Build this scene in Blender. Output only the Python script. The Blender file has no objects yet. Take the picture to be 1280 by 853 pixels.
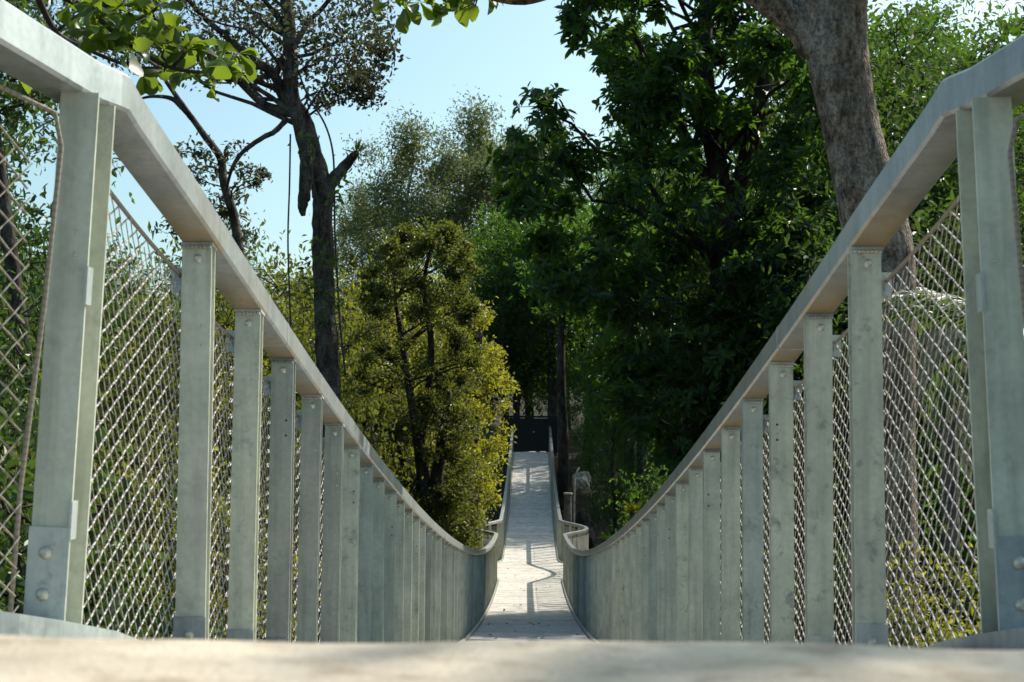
import bpy, math, random
import numpy as np
from mathutils import Vector, Matrix, Euler

rng = np.random.default_rng(11)
random.seed(5)
S = bpy.context.scene
COL = S.collection
F = 1778.0                                  # focal length in pixels of the 1280 px wide photograph

# ------------------------------------------------------------------ camera
cam_d = bpy.data.cameras.new('camera')
cam = bpy.data.objects.new('camera', cam_d)
COL.objects.link(cam)
S.camera = cam
cam_d.sensor_width = 36.0
cam_d.lens = 36.0 * F / 1280
cam_d.clip_start = 0.05
cam_d.clip_end = 3000
PITCH, YAW, ROLL = math.atan(118.5 / F), 25.0 / F, math.radians(0.5)
CR = Matrix.Rotation(YAW, 3, 'Z') @ Matrix.Rotation(math.pi / 2 + PITCH, 3, 'X') @ Matrix.Rotation(ROLL, 3, 'Z')
cam.matrix_world = CR.to_4x4()
cam_d.dof.use_dof = True
cam_d.dof.focus_distance = 8.0
cam_d.dof.aperture_fstop = 11.0

# ------------------------------------------------------------------ light
SUN = Vector((0.85, 0.75, 1.1)).normalized()
EL = math.asin(SUN.z)
AZ = math.atan2(SUN.x, SUN.y)               # clockwise from +Y
w = bpy.data.worlds.new('World')
S.world = w
w.use_nodes = True
wn = w.node_tree.nodes
wn.clear()
sky = wn.new('ShaderNodeTexSky')
sky.sky_type = 'NISHITA'
sky.sun_disc = False
sky.sun_elevation = EL
sky.sun_rotation = AZ
sky.air_density = 1.0
sky.dust_density = 2.5
sky.ozone_density = 1.0
bg = wn.new('ShaderNodeBackground')
bg.inputs['Strength'].default_value = 0.15
wo = wn.new('ShaderNodeOutputWorld')
tn = wn.new('ShaderNodeMix')
tn.data_type = 'RGBA'
tn.blend_type = 'MULTIPLY'
tn.inputs[0].default_value = 1.0
tn.inputs[7].default_value = (0.87, 1.04, 0.96, 1)
w.node_tree.links.new(sky.outputs[0], tn.inputs[6])
w.node_tree.links.new(tn.outputs[2], bg.inputs[0])
w.node_tree.links.new(bg.outputs[0], wo.inputs[0])
sl = bpy.data.lights.new('sun', 'SUN')
sl.energy = 5.0
sl.angle = math.radians(0.53)
sl.color = (1.0, 0.93, 0.81)
so = bpy.data.objects.new('sun', sl)
COL.objects.link(so)
so.rotation_euler = SUN.to_track_quat('Z', 'Y').to_euler()
S.view_settings.view_transform = 'Standard'
S.view_settings.look = 'None'
S.view_settings.exposure = 0.36
S.view_settings.gamma = 1.0
S.render.engine = 'CYCLES'
S.cycles.max_bounces = 6
S.cycles.transparent_max_bounces = 8
S.cycles.use_denoising = True


def P(px, py, d):
    """the point of the place that the photograph shows at (px, py), at distance d along the bridge"""
    v = CR @ Vector(((px - 640) / F, -(py - 426.5) / F, -1.0))
    v *= d / v.y
    return np.array(v)


# ------------------------------------------------------------------ materials
def mat(name):
    m = bpy.data.materials.new(name)
    m.use_nodes = True
    nt = m.node_tree
    return m, nt, nt.nodes, nt.links, nt.nodes['Principled BSDF'], nt.nodes['Material Output']


def ramp(n, stops):
    r = n.new('ShaderNodeValToRGB')
    e = r.color_ramp.elements
    while len(e) < len(stops):
        e.new(0.5)
    for k, (p, c) in enumerate(stops):
        e[k].position = p
        e[k].color = (*c, 1)
    return r


def noise(n, l, scale, detail=4, rough=0.55, vec=None):
    x = n.new('ShaderNodeTexNoise')
    x.inputs['Scale'].default_value = scale
    x.inputs['Detail'].default_value = detail
    x.inputs['Roughness'].default_value = rough
    if vec is not None:
        l.new(vec, x.inputs['Vector'])
    return x


def mixc(n, l, a, b, fac, mode='MIX'):
    x = n.new('ShaderNodeMix')
    x.data_type = 'RGBA'
    x.blend_type = mode
    for k, v in ((0, fac), (6, a), (7, b)):
        if hasattr(v, 'is_output'):
            l.new(v, x.inputs[k])
        else:
            x.inputs[k].default_value = v if k == 0 else (*v, 1)
    return x.outputs[2]


def mapping(n, l, scale, out='Object'):
    t = n.new('ShaderNodeTexCoord')
    mp = n.new('ShaderNodeMapping')
    mp.inputs['Scale'].default_value = scale
    l.new(t.outputs[out], mp.inputs['Vector'])
    return mp.outputs[0]


def bump(n, l, h, strength, dist, b):
    x = n.new('ShaderNodeBump')
    x.inputs['Strength'].default_value = strength
    x.inputs['Distance'].default_value = dist
    l.new(h, x.inputs['Height'])
    l.new(x.outputs[0], b.inputs['Normal'])


def steel(name, base, dark, stain=False, rough=0.5, metal=0.25, streak=6.0):
    m, nt, n, l, b, o = mat(name)
    v = mapping(n, l, (1, 1, 1))
    oi = n.new('ShaderNodeObjectInfo')
    # each piece of steel has its own pattern of weathering
    add = n.new('ShaderNodeVectorMath')
    add.operation = 'MULTIPLY_ADD'
    l.new(oi.outputs['Random'], add.inputs[0])
    add.inputs[1].default_value = (31, 17, 53)
    l.new(v, add.inputs[2])
    n1 = noise(n, l, 5, 5, 0.6, add.outputs[0])
    mp = n.new('ShaderNodeMapping')
    mp.inputs['Scale'].default_value = (streak * 5, streak * 5, streak * 0.35)
    l.new(add.outputs[0], mp.inputs['Vector'])
    n2 = noise(n, l, 1.0, 4, 0.6, mp.outputs[0])
    n3 = noise(n, l, 60, 2, 0.5, add.outputs[0])
    r1 = ramp(n, [(0.38, dark), (0.62, base)])
    l.new(n1.outputs[0], r1.inputs[0])
    r2 = ramp(n, [(0.3, (0.66, 0.68, 0.66)), (0.55, (1, 1, 1))])
    l.new(n2.outputs[0], r2.inputs[0])
    c = mixc(n, l, r1.outputs[0], r2.outputs[0], 0.7, 'MULTIPLY')
    r3 = ramp(n, [(0.35, (0.88, 0.88, 0.9)), (0.65, (1.06, 1.06, 1.04))])
    l.new(n3.outputs[0], r3.inputs[0])
    c = mixc(n, l, c, r3.outputs[0], 0.6, 'MULTIPLY')
    # some pieces are greyer and dirtier than others
    rr = ramp(n, [(0.0, (0.5, 0.51, 0.54)), (0.22, (0.88, 0.90, 0.92)), (0.3, (1, 1, 1)), (0.85, (1.08, 1.07, 1.0)), (1.0, (0.72, 0.78, 0.84))])
    l.new(oi.outputs['Random'], rr.inputs[0])
    c = mixc(n, l, c, rr.outputs[0], 0.8, 'MULTIPLY')
    # grey blotches
    n4 = noise(n, l, 14, 6, 0.7, add.outputs[0])
    r4 = ramp(n, [(0.56, (0, 0, 0)), (0.70, (1, 1, 1))])
    l.new(n4.outputs[0], r4.inputs[0])
    f4 = n.new('ShaderNodeMath')
    f4.operation = 'MULTIPLY'
    ro4 = ramp(n, [(0.0, (0.5,) * 3), (0.3, (0.25,) * 3), (0.6, (0.35,) * 3), (0.74, (0.95,) * 3), (0.9, (0.3,) * 3), (1.0, (0.7,) * 3)])
    l.new(oi.outputs['Random'], ro4.inputs[0])
    l.new(ro4.outputs[0], f4.inputs[1])
    l.new(r4.outputs[0], f4.inputs[0])
    c = mixc(n, l, c, (0.16, 0.17, 0.17), f4.outputs[0])
    if stain:
        a = n.new('ShaderNodeAttribute')
        a.attribute_name = 'stain'
        mu = n.new('ShaderNodeMath')
        mu.operation = 'MULTIPLY'
        l.new(a.outputs['Fac'], mu.inputs[0])
        rs = ramp(n, [(0.3, (0.35, 0.35, 0.35)), (0.6, (1, 1, 1))])
        l.new(n4.outputs[0], rs.inputs[0])
        l.new(rs.outputs[0], mu.inputs[1])
        c = mixc(n, l, c, (0.48, 0.30, 0.11), mu.outputs[0])
    l.new(c, b.inputs['Base Color'])
    b.inputs['Roughness'].default_value = rough
    b.inputs['Metallic'].default_value = metal
    bump(n, l, n1.outputs[0], 0.08, 0.01, b)
    return m


def leaf_mat(name, c0, c1, c2, trans, rough=0.42, tfac=0.38, spec=0.45):
    m, nt, n, l, b, o = mat(name)
    a = n.new('ShaderNodeAttribute')
    a.attribute_name = 'tint'
    r = ramp(n, [(0.0, c0), (0.55, c1), (1.0, c2)])
    l.new(a.outputs['Fac'], r.inputs[0])
    l.new(r.outputs[0], b.inputs['Base Color'])
    b.inputs['Roughness'].default_value = rough
    b.inputs['Specular IOR Level'].default_value = spec
    t = n.new('ShaderNodeBsdfTranslucent')
    tc = mixc(n, l, r.outputs[0], trans, 0.6)
    l.new(tc, t.inputs[0])
    mx = n.new('ShaderNodeMixShader')
    mx.inputs[0].default_value = tfac
    l.new(b.outputs[0], mx.inputs[1])
    l.new(t.outputs[0], mx.inputs[2])
    l.new(mx.outputs[0], o.inputs[0])
    return m


def bark_mat(name, c0, c1, c2, patch, scale=6.0, bstr=0.6):
    m, nt, n, l, b, o = mat(name)
    v = mapping(n, l, (scale, scale, scale * 0.4))
    n1 = noise(n, l, 1.0, 8, 0.68, v)
    v2 = mapping(n, l, (1, 1, 1))
    n2 = noise(n, l, 2.3, 5, 0.6, v2)
    vo = n.new('ShaderNodeTexVoronoi')
    vo.feature = 'DISTANCE_TO_EDGE'
    vo.inputs['Scale'].default_value = 3.0
    l.new(v, vo.inputs['Vector'])
    r = ramp(n, [(0.36, c0), (0.5, c1), (0.64, c2)])
    l.new(n1.outputs[0], r.inputs[0])
    r2 = ramp(n, [(0.52, (0, 0, 0)), (0.64, (1, 1, 1))])
    l.new(n2.outputs[0], r2.inputs[0])
    f = n.new('ShaderNodeMath')
    f.operation = 'MULTIPLY'
    f.inputs[1].default_value = 0.65
    l.new(r2.outputs[0], f.inputs[0])
    c = mixc(n, l, r.outputs[0], patch, f.outputs[0])
    n6 = noise(n, l, 1.1, 6, 0.7, v2)
    r6 = ramp(n, [(0.42, (0.58, 0.52, 0.47)), (0.58, (1, 1, 1))])
    l.new(n6.outputs[0], r6.inputs[0])
    c = mixc(n, l, c, r6.outputs[0], 0.8, 'MULTIPLY')
    n5 = noise(n, l, 34, 3, 0.6, v2)
    r5 = ramp(n, [(0.40, (0.38, 0.35, 0.33)), (0.54, (1, 1, 1))])
    l.new(n5.outputs[0], r5.inputs[0])
    c = mixc(n, l, c, r5.outputs[0], 0.7, 'MULTIPLY')
    l.new(c, b.inputs['Base Color'])
    b.inputs['Roughness'].default_value = 0.9
    b.inputs['Specular IOR Level'].default_value = 0.2
    hm = n.new('ShaderNodeMath')
    hm.operation = 'ADD'
    l.new(n1.outputs[0], hm.inputs[0])
    l.new(vo.outputs['Distance'], hm.inputs[1])
    bump(n, l, hm.outputs[0], bstr, 0.03, b)
    return m


def plain(name, col, rough=0.6, metal=0.0, var=0.25, scale=8.0):
    m, nt, n, l, b, o = mat(name)
    v = mapping(n, l, (1, 1, 1))
    n1 = noise(n, l, scale, 5, 0.6, v)
    r = ramp(n, [(0.3, tuple(c * (1 - var) for c in col)), (0.7, tuple(min(1, c * (1 + var)) for c in col))])
    l.new(n1.outputs[0], r.inputs[0])
    l.new(r.outputs[0], b.inputs['Base Color'])
    b.inputs['Roughness'].default_value = rough
    b.inputs['Metallic'].default_value = metal
    bump(n, l, n1.outputs[0], 0.2, 0.01, b)
    return m


def rope_mat(name, col, dark, pitch):
    m, nt, n, l, b, o = mat(name)
    a = n.new('ShaderNodeAttribute')
    a.attribute_name = 'run'
    mu = n.new('ShaderNodeMath')
    mu.operation = 'MULTIPLY'
    mu.inputs[1].default_value = 2 * math.pi / pitch
    l.new(a.outputs['Fac'], mu.inputs[0])
    sn = n.new('ShaderNodeMath')
    sn.operation = 'SINE'
    l.new(mu.outputs[0], sn.inputs[0])
    r = ramp(n, [(0.0, dark), (0.55, col)])
    mr = n.new('ShaderNodeMapRange')
    mr.inputs[1].default_value = -1
    mr.inputs[2].default_value = 1
    l.new(sn.outputs[0], mr.inputs[0])
    l.new(mr.outputs[0], r.inputs[0])
    l.new(r.outputs[0], b.inputs['Base Color'])
    b.inputs['Roughness'].default_value = 0.75
    b.inputs['Specular IOR Level'].default_value = 0.25
    return m


def concrete_mat(name, c0, c1, scale=3.0, speck=True):
    m, nt, n, l, b, o = mat(name)
    v = mapping(n, l, (1, 1, 1))
    oi = n.new('ShaderNodeObjectInfo')
    add = n.new('ShaderNodeVectorMath')
    add.operation = 'MULTIPLY_ADD'
    l.new(oi.outputs['Random'], add.inputs[0])
    add.inputs[1].default_value = (37, 23, 11)
    l.new(v, add.inputs[2])
    v = add.outputs[0]
    n1 = noise(n, l, scale, 8, 0.62, v)
    n2 = noise(n, l, scale * 28, 3, 0.5, v)
    n3 = noise(n, l, scale * 2.7, 6, 0.7, v)
    r = ramp(n, [(0.3, c0), (0.7, c1)])
    l.new(n1.outputs[0], r.inputs[0])
    r2 = ramp(n, [(0.3, (0.82, 0.81, 0.8)), (0.6, (1, 1, 1))])
    l.new(n2.outputs[0], r2.inputs[0])
    c = mixc(n, l, r.outputs[0], r2.outputs[0], 0.8, 'MULTIPLY')
    r3 = ramp(n, [(0.36, (0.55, 0.50, 0.45)), (0.50, (1, 1, 1))])
    l.new(n3.outputs[0], r3.inputs[0])
    c = mixc(n, l, c, r3.outputs[0], 0.75, 'MULTIPLY')
    ro = ramp(n, [(0.0, (0.84, 0.84, 0.83)), (1.0, (1.05, 1.05, 1.05))])
    l.new(oi.outputs['Random'], ro.inputs[0])
    c = mixc(n, l, c, ro.outputs[0], 0.7, 'MULTIPLY')
    l.new(c, b.inputs['Base Color'])
    b.inputs['Roughness'].default_value = 0.85
    bump(n, l, n2.outputs[0], 0.25, 0.01, b)
    return m


M = {}
M['post'] = steel('galvanised_post', (0.54, 0.565, 0.475), (0.42, 0.445, 0.38), False, 0.6, 0.08)
M['rail'] = steel('galvanised_rail', (0.60, 0.615, 0.595), (0.48, 0.495, 0.48), True, 0.36, 0.5, 3.0)
M['plate'] = steel('galvanised_plate', (0.50, 0.54, 0.53), (0.38, 0.42, 0.42), False, 0.5, 0.35)
M['bolt'] = plain('bolt_zinc', (0.52, 0.50, 0.42), 0.4, 0.5, 0.2, 30)
M['hole'] = plain('dark_hole', (0.03, 0.03, 0.03), 0.9)
M['rope'] = rope_mat('mesh_rope', (0.58, 0.54, 0.53), (0.20, 0.18, 0.17), 0.034)
M['rope_thin'] = rope_mat('mesh_rope_thin', (0.46, 0.41, 0.33), (0.24, 0.21, 0.17), 0.03)
M['cable'] = rope_mat('edge_cable', (0.27, 0.235, 0.185), (0.20, 0.17, 0.13), 0.014)
M['deck'] = concrete_mat('deck_board', (0.52, 0.495, 0.46), (0.70, 0.675, 0.63), 2.0)
M['landing'] = concrete_mat('landing_concrete', (0.40, 0.335, 0.255), (0.67, 0.58, 0.465), 7.0)
M['gate'] = plain('black_paint', (0.005, 0.005, 0.006), 0.7, 0.0, 0.3)
M['pale'] = plain('pale_stone', (0.34, 0.30, 0.24), 0.9, 0, 0.55, 5)
M['oldwood'] = bark_mat('old_wood', (0.08, 0.07, 0.06), (0.16, 0.145, 0.13), (0.24, 0.22, 0.20), (0.2, 0.2, 0.18))
M['bark_dark'] = bark_mat('dark_bark', (0.022, 0.018, 0.014), (0.055, 0.046, 0.038), (0.11, 0.095, 0.08), (0.10, 0.10, 0.085))
M['bark_big'] = bark_mat('mottled_bark', (0.075, 0.058, 0.046), (0.28, 0.22, 0.17), (0.52, 0.44, 0.35), (0.46, 0.45, 0.42), 14.0, 1.0)
M['bark_lean'] = bark_mat('leaning_bark', (0.032, 0.026, 0.022), (0.09, 0.075, 0.062), (0.20, 0.175, 0.15), (0.22, 0.22, 0.19), 8.0, 0.8)
M['bark_grey'] = bark_mat('grey_bark', (0.05, 0.045, 0.04), (0.12, 0.105, 0.09), (0.22, 0.20, 0.175), (0.2, 0.2, 0.18))
M['twig'] = plain('twig', (0.045, 0.034, 0.026), 0.9)
M['vine'] = plain('vine', (0.06, 0.05, 0.04), 0.9)
M['leaf_dark'] = leaf_mat('leaf_dark', (0.009, 0.024, 0.011), (0.020, 0.052, 0.015), (0.058, 0.115, 0.018), (0.20, 0.42, 0.02), 0.42, 0.42, 0.35)
M['leaf_big'] = leaf_mat('leaf_bright', (0.014, 0.042, 0.010), (0.05, 0.115, 0.016), (0.16, 0.22, 0.025), (0.32, 0.43, 0.02), 0.35, 0.45)
M['leaf_purple'] = leaf_mat('leaf_purple', (0.024, 0.022, 0.026), (0.045, 0.040, 0.032), (0.075, 0.115, 0.03), (0.17, 0.20, 0.05), 0.45, 0.3)
M['leaf_olive'] = leaf_mat('leaf_olive', (0.020, 0.034, 0.010), (0.040, 0.064, 0.014), (0.105, 0.125, 0.02), (0.34, 0.38, 0.03), 0.45, 0.38)
M['leaf_yellow'] = leaf_mat('leaf_yellow', (0.06, 0.085, 0.012), (0.15, 0.17, 0.018), (0.28, 0.25, 0.025), (0.60, 0.58, 0.03), 0.45, 0.5)
M['leaf_mid'] = leaf_mat('leaf_mid', (0.015, 0.036, 0.012), (0.034, 0.074, 0.016), (0.085, 0.135, 0.02), (0.18, 0.31, 0.03), 0.42, 0.32, 0.35)
M['leaf_pale'] = leaf_mat('leaf_pale', (0.035, 0.070, 0.040), (0.09, 0.135, 0.048), (0.28, 0.26, 0.04), (0.30, 0.36, 0.12), 0.5, 0.35)
M['leaf_dry'] = leaf_mat('leaf_dry', (0.22, 0.19, 0.13), (0.34, 0.30, 0.22), (0.45, 0.42, 0.33), (0.5, 0.45, 0.3), 0.6, 0.25)


# ------------------------------------------------------------------ mesh helpers
class MB:
    """collects vertices and faces and links them as one mesh object"""
    def __init__(s):
        s.v, s.q, s.t, s.nv = [], [], [], 0
        s.run, s.tint = [], []

    def add(s, v, q=None, t=None, run=None, tint=None):
        v = np.asarray(v, float).reshape(-1, 3)
        s.v.append(v)
        if q is not None and len(q):
            s.q.append(np.asarray(q, int).reshape(-1, 4) + s.nv)
        if t is not None and len(t):
            s.t.append(np.asarray(t, int).reshape(-1, 3) + s.nv)
        if run is not None:
            s.run.append(np.asarray(run, float))
        if tint is not None:
            s.tint.append(np.asarray(tint, float))
        s.nv += len(v)

    def box(s, c, size, rot=None):
        h = np.array(size) / 2
        v = np.array([(x, y, z) for x in (-1, 1) for y in (-1, 1) for z in (-1, 1)]) * h
        if rot is not None:
            v = v @ np.array(rot).T
        s.add(v + np.array(c), [(0, 1, 3, 2), (4, 6, 7, 5), (0, 4, 5, 1), (2, 3, 7, 6), (0, 2, 6, 4), (1, 5, 7, 3)])
        return s

    def tube(s, path, rad, sides=6, cap=True, jit=0.0):
        path = np.asarray(path, float)
        n = len(path)
        rad = np.broadcast_to(np.asarray(rad, float), (n,))
        d = np.gradient(path, axis=0)
        d /= np.linalg.norm(d, axis=1)[:, None] + 1e-9
        ref = np.array((0.0, 0, 1)) if abs(d[0][2]) < 0.8 else np.array((0.0, 1, 0))
        u = np.cross(ref, d)
        u /= np.linalg.norm(u, axis=1)[:, None] + 1e-9
        # parallel transport, so that steep bends do not twist
        for i in range(1, n):
            x = u[i - 1] - d[i] * np.dot(u[i - 1], d[i])
            nx = np.linalg.norm(x)
            if nx > 1e-6:
                u[i] = x / nx
        w_ = np.cross(d, u)
        a = np.linspace(0, 2 * math.pi, sides, endpoint=False)
        r = rad[:, None] * np.ones(sides)
        if jit:
            r = r * (1 + jit * rng.normal(size=r.shape))
        v = path[:, None, :] + r[:, :, None] * (np.cos(a)[None, :, None] * u[:, None, :] + np.sin(a)[None, :, None] * w_[:, None, :])
        i, j = np.meshgrid(np.arange(n - 1), np.arange(sides), indexing='ij')
        j2 = (j + 1) % sides
        q = np.stack([i * sides + j, i * sides + j2, (i + 1) * sides + j2, (i + 1) * sides + j], -1).reshape(-1, 4)
        t = []
        if cap:
            for k in range(1, sides - 1):
                t.append((0, k + 1, k))
                t.append(((n - 1) * sides, (n - 1) * sides + k, (n - 1) * sides + k + 1))
        seg = np.concatenate([[0], np.cumsum(np.linalg.norm(np.diff(path, axis=0), axis=1))])
        s.add(v.reshape(-1, 3), q, t, run=np.repeat(seg, sides))
        return s

    def mesh(s, name, smooth=False):
        me = bpy.data.meshes.new(name)
        v = np.concatenate(s.v) if s.v else np.zeros((0, 3))
        q = np.concatenate(s.q) if s.q else np.zeros((0, 4), int)
        t = np.concatenate(s.t) if s.t else np.zeros((0, 3), int)
        me.vertices.add(len(v))
        me.vertices.foreach_set('co', v.ravel().astype(np.float32))
        me.loops.add(q.size + t.size)
        me.loops.foreach_set('vertex_index', np.concatenate([q.ravel(), t.ravel()]).astype(np.int32))
        me.polygons.add(len(q) + len(t))
        st = np.concatenate([np.arange(len(q)) * 4, q.size + np.arange(len(t)) * 3]).astype(np.int32)
        me.polygons.foreach_set('loop_start', st)
        me.polygons.foreach_set('use_smooth', np.full(len(st), bool(smooth)))
        if s.run and sum(map(len, s.run)) == len(v):
            a = me.attributes.new('run', 'FLOAT', 'POINT')
            a.data.foreach_set('value', np.concatenate(s.run).astype(np.float32))
        if s.tint and sum(map(len, s.tint)) == len(q):
            a = me.attributes.new('tint', 'FLOAT', 'FACE')
            a.data.foreach_set('value', np.concatenate(s.tint).astype(np.float32))
        me.update(calc_edges=True)
        return me

    def build(s, name, m, parent=None, smooth=False, loc=None):
        me = s.mesh(name, smooth)
        return link(name, me, m, parent, loc)


def link(name, me, m=None, parent=None, loc=None):
    o = bpy.data.objects.new(name, me)
    if m is not None and not me.materials:
        me.materials.append(m)
    COL.objects.link(o)
    if parent is not None:
        o.parent = parent
    if loc is not None:
        o.location = loc
    return o


def tag(o, label=None, cat=None, group=None, kind=None):
    for k, v in (('label', label), ('category', cat), ('group', group), ('kind', kind)):
        if v:
            o[k] = v
    return o


def thing(name, label, cat, loc=(0, 0, 0), group=None):
    o = bpy.data.objects.new(name, None)
    o.empty_display_size = 0.2
    COL.objects.link(o)
    o.location = [float(c) for c in loc]
    return tag(o, label, cat, group)


def unit(v):
    return v / (np.linalg.norm(v, axis=-1, keepdims=True) + 1e-9)


def leaf_geo(p, d, nrm, L, W, tint, mb, quad=False, obov=False, droop=0.12):
    """n leaves at p along d, facing nrm"""
    n = len(p)
    d = unit(d)
    sd = unit(np.cross(d, nrm))
    nn = np.cross(sd, d)
    L = np.broadcast_to(L, (n,))[:, None]
    W = np.broadcast_to(W, (n,))[:, None]
    if quad:
        v = np.stack([p, p + d * L * 0.5 + sd * W * 0.5 + nn * W * 0.12, p + d * L - nn * L * droop, p + d * L * 0.5 - sd * W * 0.5 + nn * W * 0.12], 1)
        q = np.arange(n * 4).reshape(n, 4)
        mb.add(v.reshape(-1, 3), q, tint=tint)
        return
    a, b, wa, wb = (0.35, 0.75, 0.5, 0.38) if not obov else (0.42, 0.80, 0.34, 0.52)
    v = np.stack([p,
                  p + d * L * a + sd * W * wa + nn * W * 0.18,
                  p + d * L * b + sd * W * wb + nn * (W * 0.15 - L * droop * 0.5),
                  p + d * L - nn * L * droop,
                  p + d * L * b - sd * W * wb + nn * (W * 0.15 - L * droop * 0.5),
                  p + d * L * a - sd * W * wa + nn * W * 0.18], 1)
    base = (np.arange(n) * 6)[:, None]
    q = np.concatenate([base + np.array([[0, 1, 2, 3]]), base + np.array([[0, 3, 4, 5]])], 1).reshape(-1, 4)
    mb.add(v.reshape(-1, 3), q, tint=np.repeat(tint, 2))


def rand_dirs(n):
    return unit(rng.normal(size=(n, 3)))


def bezier(a, b, c, n=7):
    t = np.linspace(0, 1, n)[:, None]
    return (1 - t) ** 2 * a + 2 * t * (1 - t) * b + t ** 2 * c


def smooth_path(pts, rad, sub=5):
    """Catmull-Rom through the points; radii go along"""
    pts = np.asarray(pts, float)
    rad = np.asarray(rad, float)
    pp = np.vstack([2 * pts[0] - pts[1], pts, 2 * pts[-1] - pts[-2]])
    out, ro = [], []
    for i in range(1, len(pp) - 2):
        for t in np.linspace(0, 1, sub, endpoint=False):
            a, b, c, e = pp[i - 1:i + 3]
            out.append(0.5 * (2 * b + (c - a) * t + (2 * a - 5 * b + 4 * c - e) * t * t + (3 * b - a - 3 * c + e) * t ** 3))
            ro.append(rad[i - 1] * (1 - t) + rad[i] * t)
    out.append(pts[-1])
    ro.append(rad[-1])
    return np.array(out), np.array(ro)


def terrain(x, y):
    x = np.asarray(x, float)
    y = np.asarray(y, float)
    t = np.clip(np.abs(y - 36) / 37, 0, 1)
    z = -8.2 + 7.4 * t ** 2.2
    z = z + 0.22 * np.clip(np.abs(x) - 7, 0, 60) * (1 - 0.6 * t)
    z = z + np.clip(y - 78, 0, 120) * 0.10
    z = z + 0.25 * np.sin(x * 0.45 + 1.3) * np.cos(y * 0.37) + 0.12 * np.sin(x * 1.3 + y * 0.9)
    near = np.clip((5 - y) / 4, 0, 1) * np.clip((4 - np.abs(x)) / 2, 0, 1)
    return np.where(near > 0, z * (1 - near) + (-0.75) * near, z)


def TZ(x, y):
    return float(terrain(x, y))


# ------------------------------------------------------------------ ground
gx = np.unique(np.concatenate([np.linspace(-40, 40, 81), np.linspace(-1500, -40, 30), np.linspace(40, 1500, 30)]))
gy = np.unique(np.concatenate([np.linspace(-20, 110, 131), np.linspace(-800, -20, 20), np.linspace(110, 2500, 40)]))
X, Y = np.meshgrid(gx, gy, indexing='ij')
Z = terrain(X, Y)
gm = MB()
ii, jj = np.meshgrid(np.arange(len(gx) - 1), np.arange(len(gy) - 1), indexing='ij')
ny = len(gy)
gm.add(np.stack([X, Y, Z], -1).reshape(-1, 3), np.stack([ii * ny + jj, (ii + 1) * ny + jj, (ii + 1) * ny + jj + 1, ii * ny + jj + 1], -1).reshape(-1, 4))
m, nt, n, l, b, o = mat('forest_floor')
v = mapping(n, l, (1, 1, 1))
n1 = noise(n, l, 1.1, 8, 0.65, v)
n2 = noise(n, l, 9, 6, 0.7, v)
r = ramp(n, [(0.35, (0.022, 0.018, 0.012)), (0.5, (0.040, 0.032, 0.018)), (0.65, (0.030, 0.042, 0.014))])
l.new(n1.outputs[0], r.inputs[0])
r2 = ramp(n, [(0.3, (0.5, 0.5, 0.5)), (0.7, (1.25, 1.2, 1.1))])
l.new(n2.outputs[0], r2.inputs[0])
l.new(mixc(n, l, r.outputs[0], r2.outputs[0], 1.0, 'MULTIPLY'), b.inputs['Base Color'])
b.inputs['Roughness'].default_value = 0.95
bump(n, l, n2.outputs[0], 0.8, 0.15, b)
tag(gm.build('ground', m, smooth=True), 'sloping forest floor of brown soil and leaf litter', None, None, 'structure')

# ------------------------------------------------------------------ landing (worn concrete slab under the camera)
lm = MB()
xs = np.linspace(-1.75, 1.75, 60)
prof = [(-3.2, 0.0), (0.2, 0.0), (0.80, 0.0), (0.93, -0.002), (0.975, -0.008), (0.993, -0.02), (1.0, -0.04), (1.0, -0.18), (-3.2, -0.18)]
vv = []
for x in xs:
    e = 0.012 * math.sin(x * 2.1 + 0.4) + 0.004 * math.sin(x * 9)
    for k, (y, z) in enumerate(prof):
        zz = z
        if k < 7:
            zz += 0.0014 * math.sin(x * 13 + y * 7) + 0.001 * math.sin(x * 31 + 2)
        vv.append((x, y + (e if y > 0.7 else 0), -0.132 + zz - 0.0035 * x))
npf = len(prof)
q = [(i * npf + k, i * npf + (k + 1) % npf, (i + 1) * npf + (k + 1) % npf, (i + 1) * npf + k) for i in range(len(xs) - 1) for k in range(npf)]
lm.add(vv, q)
tag(lm.build('landing', M['landing'], smooth=False), 'worn beige concrete landing at the near end of the bridge', None, None, 'structure')


# ------------------------------------------------------------------ the bridge
SAG = np.array([-2.3212e-08, 3.875038e-06, -2.1766035e-04, 7.4386333e-03, -0.23697141, 0.21854937])   # sagging deck line along the bridge


def zd(y):
    return np.polyval(SAG, np.asarray(y, float))


def hw(y):
    y = np.asarray(y, float)
    t = np.clip((y - 37.7) / 5.4, 0, 1)
    return 0.9 + 0.68 * (0.5 - 0.5 * np.cos(2 * math.pi * t)) ** 0.75


Y0, Y1 = 2.78, 68.6
RH = 1.10                        # underside of the handrail above the deck edge
bridge = thing('footbridge', 'long galvanised steel suspension footbridge with mesh sides sagging between forest trees', 'footbridge', (0, Y0, 0))
BL = Vector(bridge.location)


def bpart(mb, name, m, smooth=False, parent=None):
    o = mb.build(name, m, parent or bridge, smooth)
    if parent is None:
        o.location = -BL
    return o


post_y = [2.78, 3.80]
while post_y[-1] < Y1 - 0.3:
    post_y.append(post_y[-1] + 0.66)
post_y = np.array(post_y)


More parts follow.
